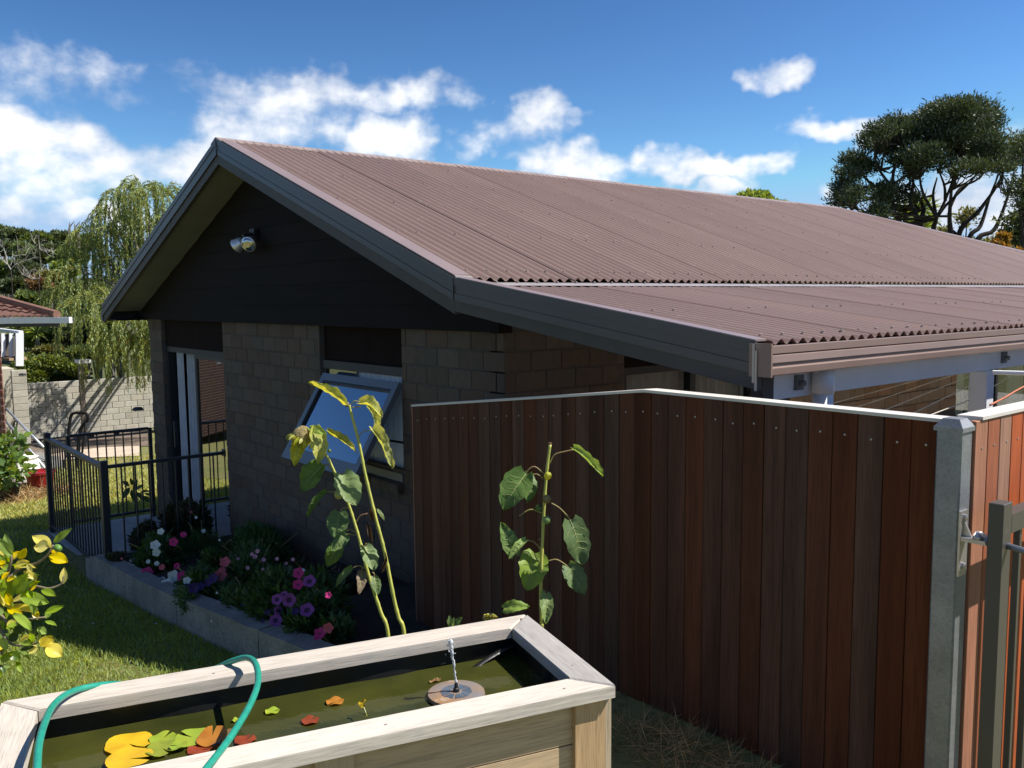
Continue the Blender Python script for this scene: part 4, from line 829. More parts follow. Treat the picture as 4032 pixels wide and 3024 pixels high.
lpath([(-20,880,0),(40,800,0),(90,640,-.02),(85,560,-.02)],.007,.003); lpath([(20,830,0),(170,700,.02),(300,660,0),(390,590,-.02),(435,510,-.02)],.006,.003); lpath([(-40,930,0),(150,880,.03),(290,850,.02),(400,866,0),(500,828,0),(520,760,0)],.006,.0025)
lpath([(-60,1000,.03),(80,1150,.03),(230,1120,0),(370,1100,0)],.006,.003); lpath([(-70,1050,.05),(60,1290,.02),(200,1330,0),(330,1300,0)],.006,.0028); lpath([(-90,1100,.05),(0,1380,0),(70,1400,0)],.005,.003)
LL = [(85,615,40,415,34,0),(155,620,215,530,28,1),(70,650,42,568,17,0),(130,905,235,735,54,0),(190,725,305,790,24,1),(290,930,145,893,30,0),(165,930,405,985,50,0),(340,878,460,932,27,0),(370,1062,527,1008,24,0),(378,1112,430,1018,24,0),(300,1075,243,988,24,0),(368,1133,465,1172,16,0),(298,1188,380,1232,27,0),(318,1292,447,1312,38,1),(372,1345,512,1422,54,1),(85,1022,292,1062,36,1),(62,1030,187,1072,30,1),(75,1010,-5,900,42,1),(82,1000,60,895,28,1),(438,492,592,370,26,0),(418,530,262,440,44,1),(412,522,286,532,46,1),(402,600,557,652,46,1),(428,575,478,548,24,1),(520,825,526,692,26,1),(170,1305,265,1332,22,0),(70,1392,166,1445,34,2),(128,1462,162,1532,18,0),(-5,1445,52,1430,20,0),(5,1360,50,1280,26,0),(20,700,40,620,26,1),(30,690,-10,640,26,1),(60,800,130,780,24,1),(120,700,220,640,24,1),(150,690,298,700,20,1),(90,760,20,870,24,0),(200,1180,262,1140,26,0),(180,1260,250,1190,28,2),(100,1150,30,1180,30,2),(60,1130,140,1090,30,2),(10,1180,70,1230,36,2),(120,1180,180,1240,30,2),(220,820,280,860,30,2),(240,850,335,805,16,0),(10,860,-30,780,30,0),(40,980,-20,1060,40,2),(60,1290,10,1230,34,2),(150,1230,80,1300,34,2),(230,1340,300,1270,34,2),(170,1370,290,1340,20,2),(0,1490,40,1560,20,2),(-20,1300,-60,1400,30,0),(60,560,70,500,14,0),(110,610,160,560,18,1),(40,870,110,840,26,0),(20,790,80,730,20,1),(250,700,200,640,18,1)]
_r = random.Random(77)
for (x0,y0,x1,y1,hw,c) in list(LL):
    if x0 < 330: ax, ay = _r.uniform(-60,40), _r.uniform(-60,60); an = _r.uniform(-1,1); dx, dy = x1-x0, y1-y0; LL.append((x0+ax,y0+ay,x0+ax+dx*math.cos(an)-dy*math.sin(an),y0+ay+dx*math.sin(an)+dy*math.cos(an),hw*.95,_r.choice((0,0,0,1,1))))
for i, (x0,y0,x1,y1,hw,c) in enumerate(LL):
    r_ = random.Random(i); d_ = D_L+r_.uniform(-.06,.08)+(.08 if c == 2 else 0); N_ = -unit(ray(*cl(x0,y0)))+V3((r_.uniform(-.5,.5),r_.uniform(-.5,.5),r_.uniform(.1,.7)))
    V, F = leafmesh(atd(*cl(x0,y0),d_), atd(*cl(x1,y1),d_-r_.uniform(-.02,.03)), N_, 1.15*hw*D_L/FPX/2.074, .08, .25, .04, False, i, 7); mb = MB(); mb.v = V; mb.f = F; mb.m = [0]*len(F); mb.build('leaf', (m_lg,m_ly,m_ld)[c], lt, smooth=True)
k = D_L/FPX/2.074; MB().lathe([(30*k*math.sin(math.pi*j/8)**.8, -38*k*math.cos(math.pi*j/8)) for j in range(1,8)], atd(*cl(472,535),D_L-.02), 14, 0, (.9,.3,-.3)).build('fruit', m_lem, lt, smooth=True)
# ================================================================== foliage helpers
def rdirs(n, r=rng): v = r.normal(size=(n,3)); return v/np.linalg.norm(v, axis=1, keepdims=True)
def leafcloud(P, D, L_, W_, r=rng, Nrm=None):
    """folded four-cornered leaves: points P, growth directions D, lengths L_, half-widths W_"""
    n = len(P); D = D/np.linalg.norm(D, axis=1, keepdims=True); R_ = rdirs(n, r) if Nrm is None else Nrm+.5*rdirs(n, r)
    S_ = np.cross(D, R_); S_ /= np.linalg.norm(S_, axis=1, keepdims=True)+1e-9; U_ = np.cross(S_, D)
    L_ = np.broadcast_to(L_, n)[:,None]; W_ = np.broadcast_to(W_, n)[:,None]
    V = np.stack([P, P+D*L_*.45+S_*W_+U_*W_*.25, P+D*L_, P+D*L_*.45-S_*W_+U_*W_*.25], 1).reshape(-1,3); F = np.arange(4*n).reshape(n,4); return V, F
def ellip(c, r3, n, r=rng, lo=.35, top=0.):
    u = rdirs(n, r)*(lo+(1-lo)*r.random((n,1))**.5)
    if top: u[:,2] = np.where(u[:,2] < -.2, u[:,2]*(1-top), u[:,2])
    return np.asarray(c)+u*np.asarray(r3), u
def bunch(clumps, per, L_, W_, up=.5, r=rng, top=.4, var=.35, droop=0.):
    VV = []; FF = []; o_ = 0
    for c, r3, k in clumps:
        n = int(per*k); P, u = ellip(c, r3, n, r, top=top); D = u+rdirs(n, r)*.7+np.array([0,0,up])-np.array([0,0,droop])
        V, F = leafcloud(P, D, L_*(1+var*r.normal(size=n)).clip(.4,2), W_*(1+var*r.normal(size=n)).clip(.4,2), r); VV.append(V); FF.append(F+o_); o_ += len(V)
    return np.concatenate(VV), np.concatenate(FF)
# ================================================================== lawn grass
def lawn():
    r = np.random.default_rng(3); n = 120000
    u = r.uniform(-150,1450,n); v = 1960+(3024-1960)*r.random(n)**.8
    dirs = np.stack([(u-2016)/FPX,(v-1512)/FPX,np.ones(n)],1) @ RM.T
    t = np.full(n, 3.)
    for _ in range(12): p = dirs*t[:,None]; z = np.interp(p[:,0], GX, GZ); t = np.clip(t*z/p[:,2], .3, 60)
    P = dirs*t[:,None]; P[:,2] = np.interp(P[:,0], GX, GZ)-.004
    ok = (P[:,1] < 1.90) & ((P[:,0] < -2.55) | (P[:,1] < -.1)) & ~((P[:,0] < -8.3) & (P[:,1] > 1.9)) | ((P[:,0] < -11.1) & (P[:,1] < 8)); P = P[ok]; n = len(P); d = np.linalg.norm(P, axis=1)
    bare = np.sin(P[:,0]*1.9+2)*np.cos(P[:,1]*2.3)+r.normal(size=n)*.5; keep = bare < .8; P = P[keep]; d = d[keep]; n = len(P)
    D = rdirs(n, r)*.75+np.array([0,0,1.]); D[:,2] = np.abs(D[:,2])
    Lh = (.022+.028*r.random(n))*np.clip(d/5,.8,1.8); V, F = leafcloud(P, D, Lh, .0022*np.clip(d/4.5,.8,2.4), r)
    m1 = leafmat('grass_blade', (.29,.35,.075), (.20,.28,.05), .40, .6, .32, .03, 3)
    npmesh('lawn_grass', V, F, m1, kind='stuff')['label'] = 'short mown lawn grass with a few daisies'
    # far lawn, coarser and yellower
    n = 26000; u = r.uniform(-150,800,n); v = r.uniform(1790,2080,n); dirs = np.stack([(u-2016)/FPX,(v-1512)/FPX,np.ones(n)],1) @ RM.T; t = np.full(n,12.)
    for _ in range(12): p = dirs*t[:,None]; z = np.interp(p[:,0], GX, GZ); t = np.clip(t*z/p[:,2], 5, 60)
    P = dirs*t[:,None]; P[:,2] = np.interp(P[:,0], GX, GZ)-.004; ok = (P[:,0] < -11.0) & (P[:,0] > -21.5); P = P[ok]; n = len(P)
    D = rdirs(n, r)*.8+np.array([0,0,1.]); V, F = leafcloud(P, D, .045+.05*r.random(n), .006, r)
    npmesh('back_lawn_grass', V, F, leafmat('dry_grass_blade', (.48,.44,.12), (.36,.40,.09), .3, .7, .3, .03, 2), kind='stuff')['label'] = 'sunny back lawn beyond the deck'
    # little white daisies in the grass
    r2 = random.Random(4); mb = MB()
    for k in range(70):
        p = ground(r2.uniform(100,800), r2.uniform(2150,2480))
        if p[1] < 1.85: mb.lathe([(.001,.018),(.009,.022),(.010,.024),(.002,.025)], p, 7)
    mb.build('lawn_daisies', mat('daisy_white', (.75,.75,.70), .7), None, kind='stuff')['label'] = 'tiny white daisies dotted in the shaded lawn'
lawn()
# dry grass and litter at the foot of the plinth
m_straw = leafmat('straw', (.42,.29,.13), (.30,.20,.09), .2, .8, .3, .02, 6)
def straw(name, label, c, rx, ry, n, L_, W_, h, seed):
    r = np.random.default_rng(seed); a = r.uniform(0,6.283,n); q = np.sqrt(r.random(n)); P = np.stack([c[0]+rx*q*np.cos(a), c[1]+ry*q*np.sin(a), c[2]+h*r.random(n)*(1-q)],1); D = rdirs(n, r); D[:,2] = np.abs(D[:,2])*.5
    V, F = leafcloud(P, D, L_*(.5+r.random(n)), W_, r); o = npmesh(name, V, F, m_straw, kind='stuff'); o['label'] = label
p = ground(2700,2990); straw('dry_grass', 'tuft of dry grass at the foot of the shaded fence', (p[0],2.38,-1.67), .35, .16, 900, .10, .0014, .09, 5)
# ================================================================== flower bed
def c3(x, y): return 300+x/2.074, 1900+y/2.074
m_fol = {'petunia': leafmat('petunia_leaf', (.06,.12,.03), (.04,.085,.02), .25, .6, .3, .02, 8), 'feathery': leafmat('feathery_leaf', (.055,.13,.035), (.035,.09,.025), .3, .6, .3, .02, 8), 'daisy': leafmat('daisy_bush_leaf', (.085,.16,.05), (.06,.12,.04), .3, .6, .3, .02, 8), 'dark': leafmat('dark_bed_leaf', (.035,.065,.02), (.06,.03,.02), .2, .6, .3, .03, 8)}
def petal_mat(n, c, c2): return leafmat(n, c, c2, .3, .6, .08, .0, 90, island=False)
m_fw = petal_mat('white_petal', (.82,.84,.80), (.75,.78,.74)); m_fp = petal_mat('magenta_petal', (.62,.05,.22), (.5,.03,.2)); m_fc = petal_mat('coral_petal', (.72,.16,.20), (.6,.12,.16)); m_fd = petal_mat('pale_pink_petal', (.72,.40,.55), (.65,.3,.48)); m_fu = petal_mat('purple_petal', (.36,.11,.40), (.24,.06,.30)); m_fv = petal_mat('violet_petal', (.05,.03,.16), (.04,.02,.11)); m_eye = mat('flower_eye', (.07,.02,.09), .7); m_eyey = mat('daisy_eye', (.55,.4,.06), .7)
def flower_mesh(nm, m_, eye, lobes, ruff, eyeR):
    V = [(0,0,-.35)]; n = lobes*6; ring = lambda q, z: [(q*(1+(ruff*math.cos(lobes*2*math.pi*k/n) if q > .6 else 0))*math.cos(2*math.pi*k/n), q*(1+(ruff*math.cos(lobes*2*math.pi*k/n) if q > .6 else 0))*math.sin(2*math.pi*k/n), z+(.06*math.sin(lobes*2*math.pi*k/n*1.0+1) if q > .6 else 0)) for k in range(n)]
    V += ring(eyeR,-.12)+ring(.62,.0)+ring(1.,.04); F = [(0,1+k,1+(k+1)%n) for k in range(n)]; mi = [1]*n
    for a in range(2): F += [(1+a*n+k,1+(a+1)*n+k,1+(a+1)*n+(k+1)%n,1+a*n+(k+1)%n) for k in range(n)]; mi += [0]*n
    me = bpy.data.meshes.new(nm); me.from_pydata(V, [], F); me.materials.append(m_); me.materials.append(eye); me.polygons.foreach_set('material_index', mi); me.polygons.foreach_set('use_smooth', [True]*len(F)); return me
FM = {'w': flower_mesh('flower', m_fw, m_fw, 5, .10, .16), 'p': flower_mesh('flower', m_fp, m_eye, 5, .10, .18), 'c': flower_mesh('flower', m_fc, m_fc, 5, .12, .2), 'd': flower_mesh('flower', m_fd, m_eyey, 8, .10, .25), 'u': flower_mesh('flower', m_fu, m_eye, 5, .07, .40), 'v': flower_mesh('flower', m_fv, m_eye, 5, .1, .3)}
def bed_plant(name, label, cpx, y, rx, ry, rz_, kind, per, L_, W_, flowers, up=.5, group='flowering plants in the bed', y_list=None):
    c = onY(*c3(*cpx), y); zb = bt_(c[0])-.04; rx *= 1.15; rz_ *= 1.2; per *= 1.9; L_ *= 1.15; t = thing(name, label, 'plant', (c[0],c[1],zb), group); r = np.random.default_rng(abs(hash(name+label)) % 1000 if False else int(cpx[0]+cpx[1]))
    cl_ = []
    for k in range(7): cl_.append((c+np.array([r.uniform(-.55,.55)*rx, r.uniform(-.5,.5)*ry, r.uniform(-.5,.25)*rz_]), np.array([rx,ry,rz_])*r.uniform(.45,.7), 1))
    cl_.append((np.array([c[0],c[1],(c[2]+zb)/2]), np.array([rx*.8,ry*.8,max(.05,(c[2]-zb)/2)]), .8))
    V, F = bunch(cl_, per, L_, W_, up, r); npmesh('foliage', V, F, m_fol[kind], t)
    st = MB()
    for k in range(9): st.tube([(c[0]+r.uniform(-.3,.3)*rx,c[1]+r.uniform(-.3,.3)*ry,zb), c+np.array([r.uniform(-.8,.8)*rx,r.uniform(-.7,.7)*ry,r.uniform(0,.9)*rz_])], .003, 5)
    st.build('stems', m_pet, t)
    for i, (fx, fy, typ, px_r) in enumerate(flowers):
        yf_ = y-ry*(1.0+.2*math.sin(i*2.3)); q = onY(*c3(fx,fy), yf_); rad = px_r/2.074/FPX*(q @ RM[:,2]); vw = -unit(q)+V3((.25*math.sin(i*1.7),-.1,.25+.25*math.cos(i*2.9)))
        o = link('flower', FM[typ], t, loc=q); qn = Vector(vw).to_track_quat('Z','Y'); o.rotation_mode = 'QUATERNION'; o.rotation_quaternion = qn; o.scale = (rad*1.22,)*3
        if i % 2 == 0: MB().tube([q-unit(vw)*.3*rad, (q[0],q[1]+.06,q[2]-.07)], .0018, 5).build('flower_stalk', m_pet, t)
    return t
bed_plant('petunia', 'bushy petunia with white and magenta flowers by the railing post', (660,640), 2.28, .36, .22, .24, 'petunia', 420, .045, .013, [(645,510,'w',32),(655,570,'w',26),(470,650,'w',28),(462,695,'w',22),(505,742,'w',32),(795,765,'w',38),(742,830,'w',38),(702,800,'w',26),(890,850,'w',34),(906,800,'w',26),(588,645,'w',14),(658,660,'w',16),(795,485,'p',28),(875,425,'p',20),(580,737,'p',38),(865,765,'p',34),(822,680,'p',20),(690,400,'w',22),(700,690,'c',20)])
bed_plant('shrub', 'leafy dark plant against the door end of the bed', (880,340), 2.9, .34, .2, .24, 'dark', 300, .06, .018, [(1040,395,'w',14),(978,285,'w',10),(940,240,'c',8)])
bed_plant('shrub', 'red-tinged dark foliage right behind the white petunias', (565,480), 2.45, .16, .12, .18, 'dark', 260, .05, .016, [])
bed_plant('feathery_plant', 'soft feathery green mound without flowers in mid-bed', (1080,580), 2.72, .42, .26, .23, 'feathery', 700, .035, .004, [(1170,470,'w',8),(1322,622,'d',10)], 1.)
bed_plant('daisy_bush', 'rounded bush dotted with small pale pink daisies', (1440,780), 2.55, .40, .28, .27, 'daisy', 620, .035, .006, [(1460,605,'d',15),(1480,560,'d',14),(1530,630,'d',14),(1640,622,'d',12),(1770,628,'d',12),(1400,697,'d',13),(1595,778,'d',18),(1580,702,'d',12),(1398,910,'d',17),(1102,980,'d',14),(1245,993,'d',13),(1525,707,'d',10),(1435,585,'d',12),(1300,880,'d',9),(1200,930,'w',9),(1160,945,'w',8),(1715,660,'d',10)], .8)
bed_plant('petunia', 'coral pink petunia between the feathery mound and daisy bush', (1190,700), 2.35, .14, .12, .15, 'petunia', 150, .04, .012, [(1215,648,'c',34),(1178,758,'c',40),(1192,715,'c',24),(1050,905,'c',14)])
bed_plant('petunia', 'dark violet petunia spilling over the concrete edge', (980,830), 2.12, .22, .14, .13, 'petunia', 220, .04, .012, [(900,868,'v',34),(962,862,'v',36),(1012,848,'v',28),(1120,780,'v',30),(1080,815,'v',26),(945,888,'w',12),(845,905,'c',12)])
bed_plant('petunia', 'purple veined petunia near the pond end of the bed', (1790,1060), 2.25, .34, .24, .27, 'petunia', 480, .04, .011, [(1905,805,'u',42),(1740,960,'u',45),(1885,1040,'u',47),(1640,955,'u',36),(1630,1125,'u',42),(1648,1045,'u',28),(1745,1302,'u',44),(1782,1255,'u',28),(1652,1235,'p',26),(1700,915,'u',24),(1815,738,'p',36),(1812,832,'p',36),(1560,1060,'v',18),(1600,1050,'v',16),(1520,1130,'v',14),(1790,1050,'v',26)])
bed_plant('petunia', 'crimson petunia beside the pond cap rail', (2010,1210), 2.15, .20, .16, .16, 'petunia', 220, .04, .012, [(1990,1230,'p',38),(2058,1188,'c',34),(1972,1265,'p',26),(2060,920,'p',22)])
bed_plant('shrub', 'dark low foliage in the shaded corner of bed and fence', (2000,900), 2.7, .45, .3, .2, 'dark', 420, .05, .014, [(2030,780,'v',12)])
bed_plant('shrub', 'dark leafy filler against the blocks below the window', (1560,560), 2.95, .5, .22, .22, 'feathery', 420, .04, .008, [], .8)
bed_plant('shrub', 'low green filler between coral petunia and concrete edge', (1180,900), 2.2, .3, .16, .14, 'daisy', 260, .035, .008, [(1150,900,'w',8)], .6)
bed_plant('shrub', 'low green filler below the purple petunia by the edge', (1480,1010), 2.15, .3, .14, .14, 'petunia', 260, .035, .010, [(1360,1000,'v',10)], .6)
bed_plant('succulent', 'small reddish succulent trailing over the bed corner', (330,640), 2.0, .14, .06, .05, 'dark', 120, .03, .008, [(190,725,'c',9),(270,660,'c',8),(370,620,'c',8)], .9)
bed_plant('trailing_weed', 'green creeper hanging over the concrete edging joint', (900,960), 1.95, .16, .05, .09, 'daisy', 140, .025, .007, [(1105,1130,'w',7)], .2)
tgp = onY(*c3(1858,765), 2.5); t_ = MB().box(tgp[0]-.03,tgp[0]+.03,tgp[1],tgp[1]+.004,tgp[2]-.06,tgp[2]+.05).build('plant_label', m_white, None); tag(t_, 'small white plant marker among the purple petunias', 'plant label')
# ================================================================== back yard
def cb(x, y): return x/2.37, 1300+y/2.37
m_cblk = mat('grey_concrete_block', (.47,.44,.36), .9, col2=(.36,.34,.28), scale=5, rnd=.10, hue=.006, bump=.4, bscale=70, fine=.25, dirt=((.17,.16,.12),2.2,.60,.65))
m_cmor = mat('grey_mortar', (.28,.27,.24), .95)
D_W = 27.5
wa, wb2 = atd(*cb(236,900), D_W), atd(*cb(950,915), D_W*1.0)
wz0 = -4.15; wtop = atd(*cb(236,495), D_W)[2]
axw = V3((0,1,0)); nw = V3((1,0,0))
yw_ = thing('garden_wall', 'pale grey concrete block wall at the bottom of the back yard', 'wall', (wa[0],wa[1],wz0))
rotw = math.atan2(axw[1], axw[0]); Lw = 9.6
MB().obox(V3((wa[0],wa[1],(wz0+wtop)/2-.1))+axw*Lw/2-nw*.05, axw*(Lw/2-.01), nw*.06, (0,0,(wtop-wz0)/2-.11)).build('mortar_core', m_cmor, yw_)
bmsh = cbox('block', .39, .14, .19, .008, m_cblk); hmsh = cbox('block', .19, .14, .19, .008, m_cblk)
nrow = int((wtop-wz0)/.2)+1
for r_i in range(nrow):
    z = wtop-.1-.2*r_i; s0 = 0. if r_i % 2 else -.2
    for k in range(25):
        a = s0+.4*k
        if a+.4 > Lw+.05: break
        if a < 0: c = V3((wa[0],wa[1],z))+axw*.1; link('block', hmsh, yw_, loc=c+nw*random.uniform(-.004,.004), rot=(0,0,rotw)); continue
        link('block', bmsh, yw_, loc=V3((wa[0],wa[1],z))+axw*(a+.2)+nw*random.uniform(-.004,.004), rot=(0,0,rotw))
def quadbox(x0, x1, ytop, ybot, d, depth, m_, name, label, cat):
    a = atd(*cb(x0,ybot), d); b = onX(*cb(x1,ybot), a[0]); zt_ = atd(*cb(x0,ytop), d)[2]; zb_ = gz(a[0])-.2; w = unit(V3((b[0]-a[0],b[1]-a[1],0))); n_ = unit(np.cross(w,(0,0,1))); n_ = n_ if np.dot(n_, a) > 0 else -n_
    L2 = np.linalg.norm((b-a)[:2]); o = MB().obox(V3(((a[0]+b[0])/2,(a[1]+b[1])/2,(zt_+zb_)/2))+n_*depth/2, w*L2/2, n_*depth/2, (0,0,(zt_-zb_)/2)).build(name, m_, None); return tag(o, label, cat)
quadbox(36,178,360,1060,26.2,1.2,mat('plastered_wall', (.52,.48,.38), .85, var=.1, scale=2, dirt=((.3,.28,.22),1.5,.58,.4)),'plaster_pier','pale plastered pier left of the block wall','pier')
pier = thing('block_pier', 'shaded block pier standing in front of the pale block wall', 'pier', (*atd(*cb(205,1000),25.6)[:2], -4.1))
pc = atd(*cb(212,1000),25.6); ptop = atd(*cb(205,365),25.6)[2]
for k in range(int((ptop+4.1)/.2)+1): link('block', bmsh, pier, loc=(pc[0],pc[1],ptop-.1-.2*k), rot=(0,0,rotw))
m_post = wood('old_timber_post', (.28,.24,.19), 2, .6, 8, .85, .05, .0)
quadbox(772,815,320,935,26.3,.14,m_post,'timber_post','old square timber post in front of the block wall under the willow','post')
quadbox(735,860,282,312,26.0,.5,m_white,'post_beam','short white beam end resting on the timber post','beam')
bb = bpy.data.objects['post_beam']
for v in bb.data.vertices:
    if v.co.z < atd(*cb(735,312),26.0)[2]-.01: v.co.z = atd(*cb(735,312),26.0)[2]
# ivy on the wall, with a dark arch behind it
m_ivy = leafmat('ivy_leaf', (.20,.24,.045), (.12,.17,.03), .3, .5, .35, .03, 4)
iv = thing('ivy_hedge', 'clipped ivy-covered hedge showing above the pale block wall', 'hedge', (*atd(*cb(450,480),29)[:2],-4.2))
cl_ = [(atd(*cb(x,y),d_), np.array([.5,.5,.5])*s_, s_) for x,y,d_,s_ in ((250,340,29,.9),(300,400,29,.9),(330,450,28.8,.7),(260,450,29,.9),(360,360,29,.8),(420,320,29,.7),(500,318,29,.6),(580,325,29,.55),(640,345,29,.5),(690,370,29,.5),(740,385,29,.5),(380,420,28.8,.5),(220,400,29,.7))]
V, F = bunch(cl_, 900, .09, .035, .1); npmesh('foliage', V, F, m_ivy, iv)
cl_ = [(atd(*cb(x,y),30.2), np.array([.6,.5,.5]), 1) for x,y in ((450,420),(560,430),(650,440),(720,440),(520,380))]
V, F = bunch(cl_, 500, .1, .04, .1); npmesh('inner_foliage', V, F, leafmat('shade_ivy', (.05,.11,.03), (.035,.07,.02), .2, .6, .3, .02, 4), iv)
# bare earth and pale sand strip
m_sand = mat('pale_sand', (.62,.50,.38), .95, col2=(.48,.38,.28), scale=1.5, bump=.4, bscale=20, fine=.3); m_earth = mat('dark_earth', (.10,.075,.055), .95, col2=(.20,.15,.11), scale=2., bump=.8, bscale=9)
def patch(name, px, m_, dz):
    V = [ground(*cb(*q)) for q in px]; mb = MB(); mb.add([(p[0],p[1],gz(p[0])+dz) for p in V], [tuple(range(len(V)))]); return struct(mb.build(name, m_))
patch('sand_strip', [(470,1165),(640,1135),(948,1100),(1300,1085),(1300,1180),(900,1195),(640,1215),(470,1230)], m_sand, .02)
patch('earth', [(40,1010),(300,960),(948,930),(1400,930),(1400,1085),(948,1098),(640,1132),(440,1165),(420,1290),(250,1300),(40,1300)], m_earth, .012)
patch('straw_mulch_bed', [(20,1560),(120,1490),(450,1500),(450,1590),(200,1640),(20,1660)], mat('mulch', (.38,.22,.10), .95, col2=(.26,.14,.06), scale=5, bump=.6, bscale=14), .014)
for i, (x, y, rx) in enumerate(((200,1560,.55),(340,1560,.5),(120,1610,.5),(420,1530,.4))):
    g = ground(*cb(x,y)); straw('straw_mulch', 'loose straw mulch round the pots, patch %s' % ('by the dark pots','by the red pot','at the lawn edge','behind the railing post')[i], (g[0],g[1],g[2]), rx, rx, 420, .22, .006, .12, 20+i)
r_ = random.Random(9); rk = MB()
for k in range(60):
    g = ground(*cb(r_.uniform(90,420), r_.uniform(1050,1280))); s_ = r_.uniform(.05,.16); rk.lathe([(s_*.6,-.03),(s_,s_*.25),(s_*.7,s_*.6),(s_*.2,s_*.75)], g, r_.choice((5,6,7)), 0, (r_.uniform(-.3,.3),r_.uniform(-.3,.3),1))
rk.build('rubble', mat('rubble_stone', (.30,.26,.22), .9, var=.3, scale=3, rnd=.3, island=True), None, kind='stuff')['label'] = 'heap of grey rubble beyond the railing'
# concrete lumps
for i, (x, y, lab) in enumerate(((270,1245,'long grey concrete kerb lump lying in the rubble'),(345,1295,'pale broken concrete slab beside the white sack'))):
    g = ground(*cb(x,y+20)); o = MB().lathe([(.5,-.1),(.52,.1),(.45,.24),(.2,.27)], g, 7).build('concrete_lump', m_conc2, None); o.scale = (1,1,1); tag(o, lab, 'concrete lump')
# hand truck
m_blk = mat('black_steel', (.012,.012,.013), .6, spec=.15)
dH = 17.3
def hp(x, y, dd=0): return atd(*cb(x,y), dH+dd)
hg_ = hp(700,1560); ht = thing('hand_truck', 'black steel hand truck with hooped handle beyond the railing', 'hand truck', (hg_[0],hg_[1],gz(hg_[0])))
MB().tube(smooth_path([hp(620,1100),hp(640,980),hp(652,850),hp(668,790),(hp(700,772)+hp(705,772))/2,hp(770,772),hp(812,785),hp(820,830),hp(790,870),hp(752,930),hp(728,1100),hp(715,1350)],6), .03, 8).build('handle_hoop', m_blk, ht, smooth=True)
MB().tube([hp(804,850),hp(785,1000),hp(765,1160),hp(745,1400)],.021,8).tube([hp(620,1100),hp(590,1350),hp(570,1560)],.021,8).tube([hp(610,1180),hp(760,1180)],.018,8).tube([hp(585,1390),hp(745,1390)],.018,8).build('frame', m_blk, ht, smooth=True)
for x in (600,745): MB().lathe([(.06,-.03),(.13,-.035),(.15,0),(.13,.035),(.06,.03)], hp(x,1545), 16, 0, (.8,.5,0)).build('wheel', m_blk, ht, smooth=True)
MB().obox(hp(650,1585,-.2), (.18,.1,0), (.08,-.14,0), (0,0,.008)).build('toe_plate', m_blk, ht)
# sloping galvanised poles and second black frame by the pier
m_tube = mat('bare_aluminium', (.62,.65,.68), .35, metal=.6)
lad = thing('sloping_handrail', 'pair of sloping silver handrail tubes beside the brick house', 'handrail', (*ground(*cb(405,1270))[:2], -3.1))
for a, b in (((60,735),(408,1095)),((62,855),(420,1290))): MB().tube([atd(*cb(*a),16.6), atd(*cb(*b),15.6)], .022, 10).build('tube', m_tube, lad, smooth=True)
MB().tube([atd(*cb(325,1170),16.0), atd(*cb(420,1205),15.7)], .018, 8).build('cross_tube', m_tube, lad, smooth=True)
fr_ = thing('folding_frame', 'thin black folded metal frame leaning by the plastered pier', 'frame', (*atd(*cb(140,1070),24)[:2], -3.9))
MB().tube(smooth_path([atd(*cb(*q),24) for q in ((165,1065),(150,960),(160,860),(148,848),(130,870),(118,920),(125,1000),(140,1070))],5), .02, 8).build('tube_frame', m_blk, fr_, smooth=True); MB().tube([atd(*cb(118,930),24),atd(*cb(158,930),24)],.016,8).build('cross_bar', m_blk, fr_)
# pots, sack, birdbath, planks
def pot(x, y, r0, r1, h, m_, label, d=None, fillm=None):
    g = ground(*cb(x,y)); t = thing('plant_pot', label, 'pot', g)
    MB().lathe([(r1*.96,0),(r1,.01),(r0*.98,h-.04),(r0*1.04,h-.035),(r0*1.04,h),(r0*.94,h),(r0*.9,h-.03),(.02,h-.035)], g, 24).build('pot_body', m_, t, smooth=False); return t, g
m_red = mat('red_glaze', (.30,.018,.02), .3, var=.15, scale=6); m_bpl = mat('black_plastic_pot', (.02,.02,.022), .45)
pot(385,1525,.21,.15,.36,m_red,'dark red glazed plant pot by the railing post')
t_p, g_p = pot(200,1535,.15,.12,.16,m_bpl,'low black plastic pot lying in the straw')
t_p2, g_p2 = pot(80,1610,.16,.12,.26,m_bpl,'black plastic pot holding a leafy bush at the left edge')
cl_ = [(g_p2+np.array([dx,dy,.45+dz]), np.array([.2,.2,.2]), 1) for dx,dy,dz in ((0,0,.2),(-.2,-.1,0),(.15,.1,.05),(-.1,.1,.35),(.1,-.1,-.1))]
V, F = bunch(cl_, 130, .10, .035, .3); npmesh('bush_foliage', V, F, leafmat('potted_bush_leaf', (.16,.25,.05), (.10,.18,.035), .3, .4, .3, .03, 5), t_p2); MB().tube([g_p2+V3((0,0,.1)), g_p2+V3((0,0,.6))],.012,6).build('bush_stem', m_twig, t_p2)
for k in range(5): q = g_p2+V3((random.uniform(-.25,.25),random.uniform(-.2,.2),random.uniform(.4,.9))); V, F = leafmesh(q, q+V3((.09,.03,.04)), (0,-.3,1), .035, seed=k, heart=False); mb = MB(); mb.v = V; mb.f = F; mb.m = [0]*len(F); mb.build('leaf', m_ly, t_p2, smooth=True)
g = ground(*cb(215,1490)); sk = MB().lathe([(.22,0),(.27,.12),(.27,.35),(.24,.5),(.26,.54),(.22,.53)], g, 18).build('white_bucket', mat('white_plastic', (.85,.82,.72), .6, var=.05), None, smooth=False); tag(sk, 'sunlit white plastic tub beside the red pot', 'tub')
g = atd(*cb(60,1020),15.5); bbq = thing('bird_bath', 'shallow grey bird bath bowl on thin dark legs at the left edge', 'bird bath', (g[0],g[1],gz(g[0])))
MB().lathe([(.05,-.06),(.16,-.045),(.24,0),(.25,.02),(.235,.02),(.15,-.02),(.01,-.03)], g, 24).build('bowl', m_conc2, bbq, smooth=True)
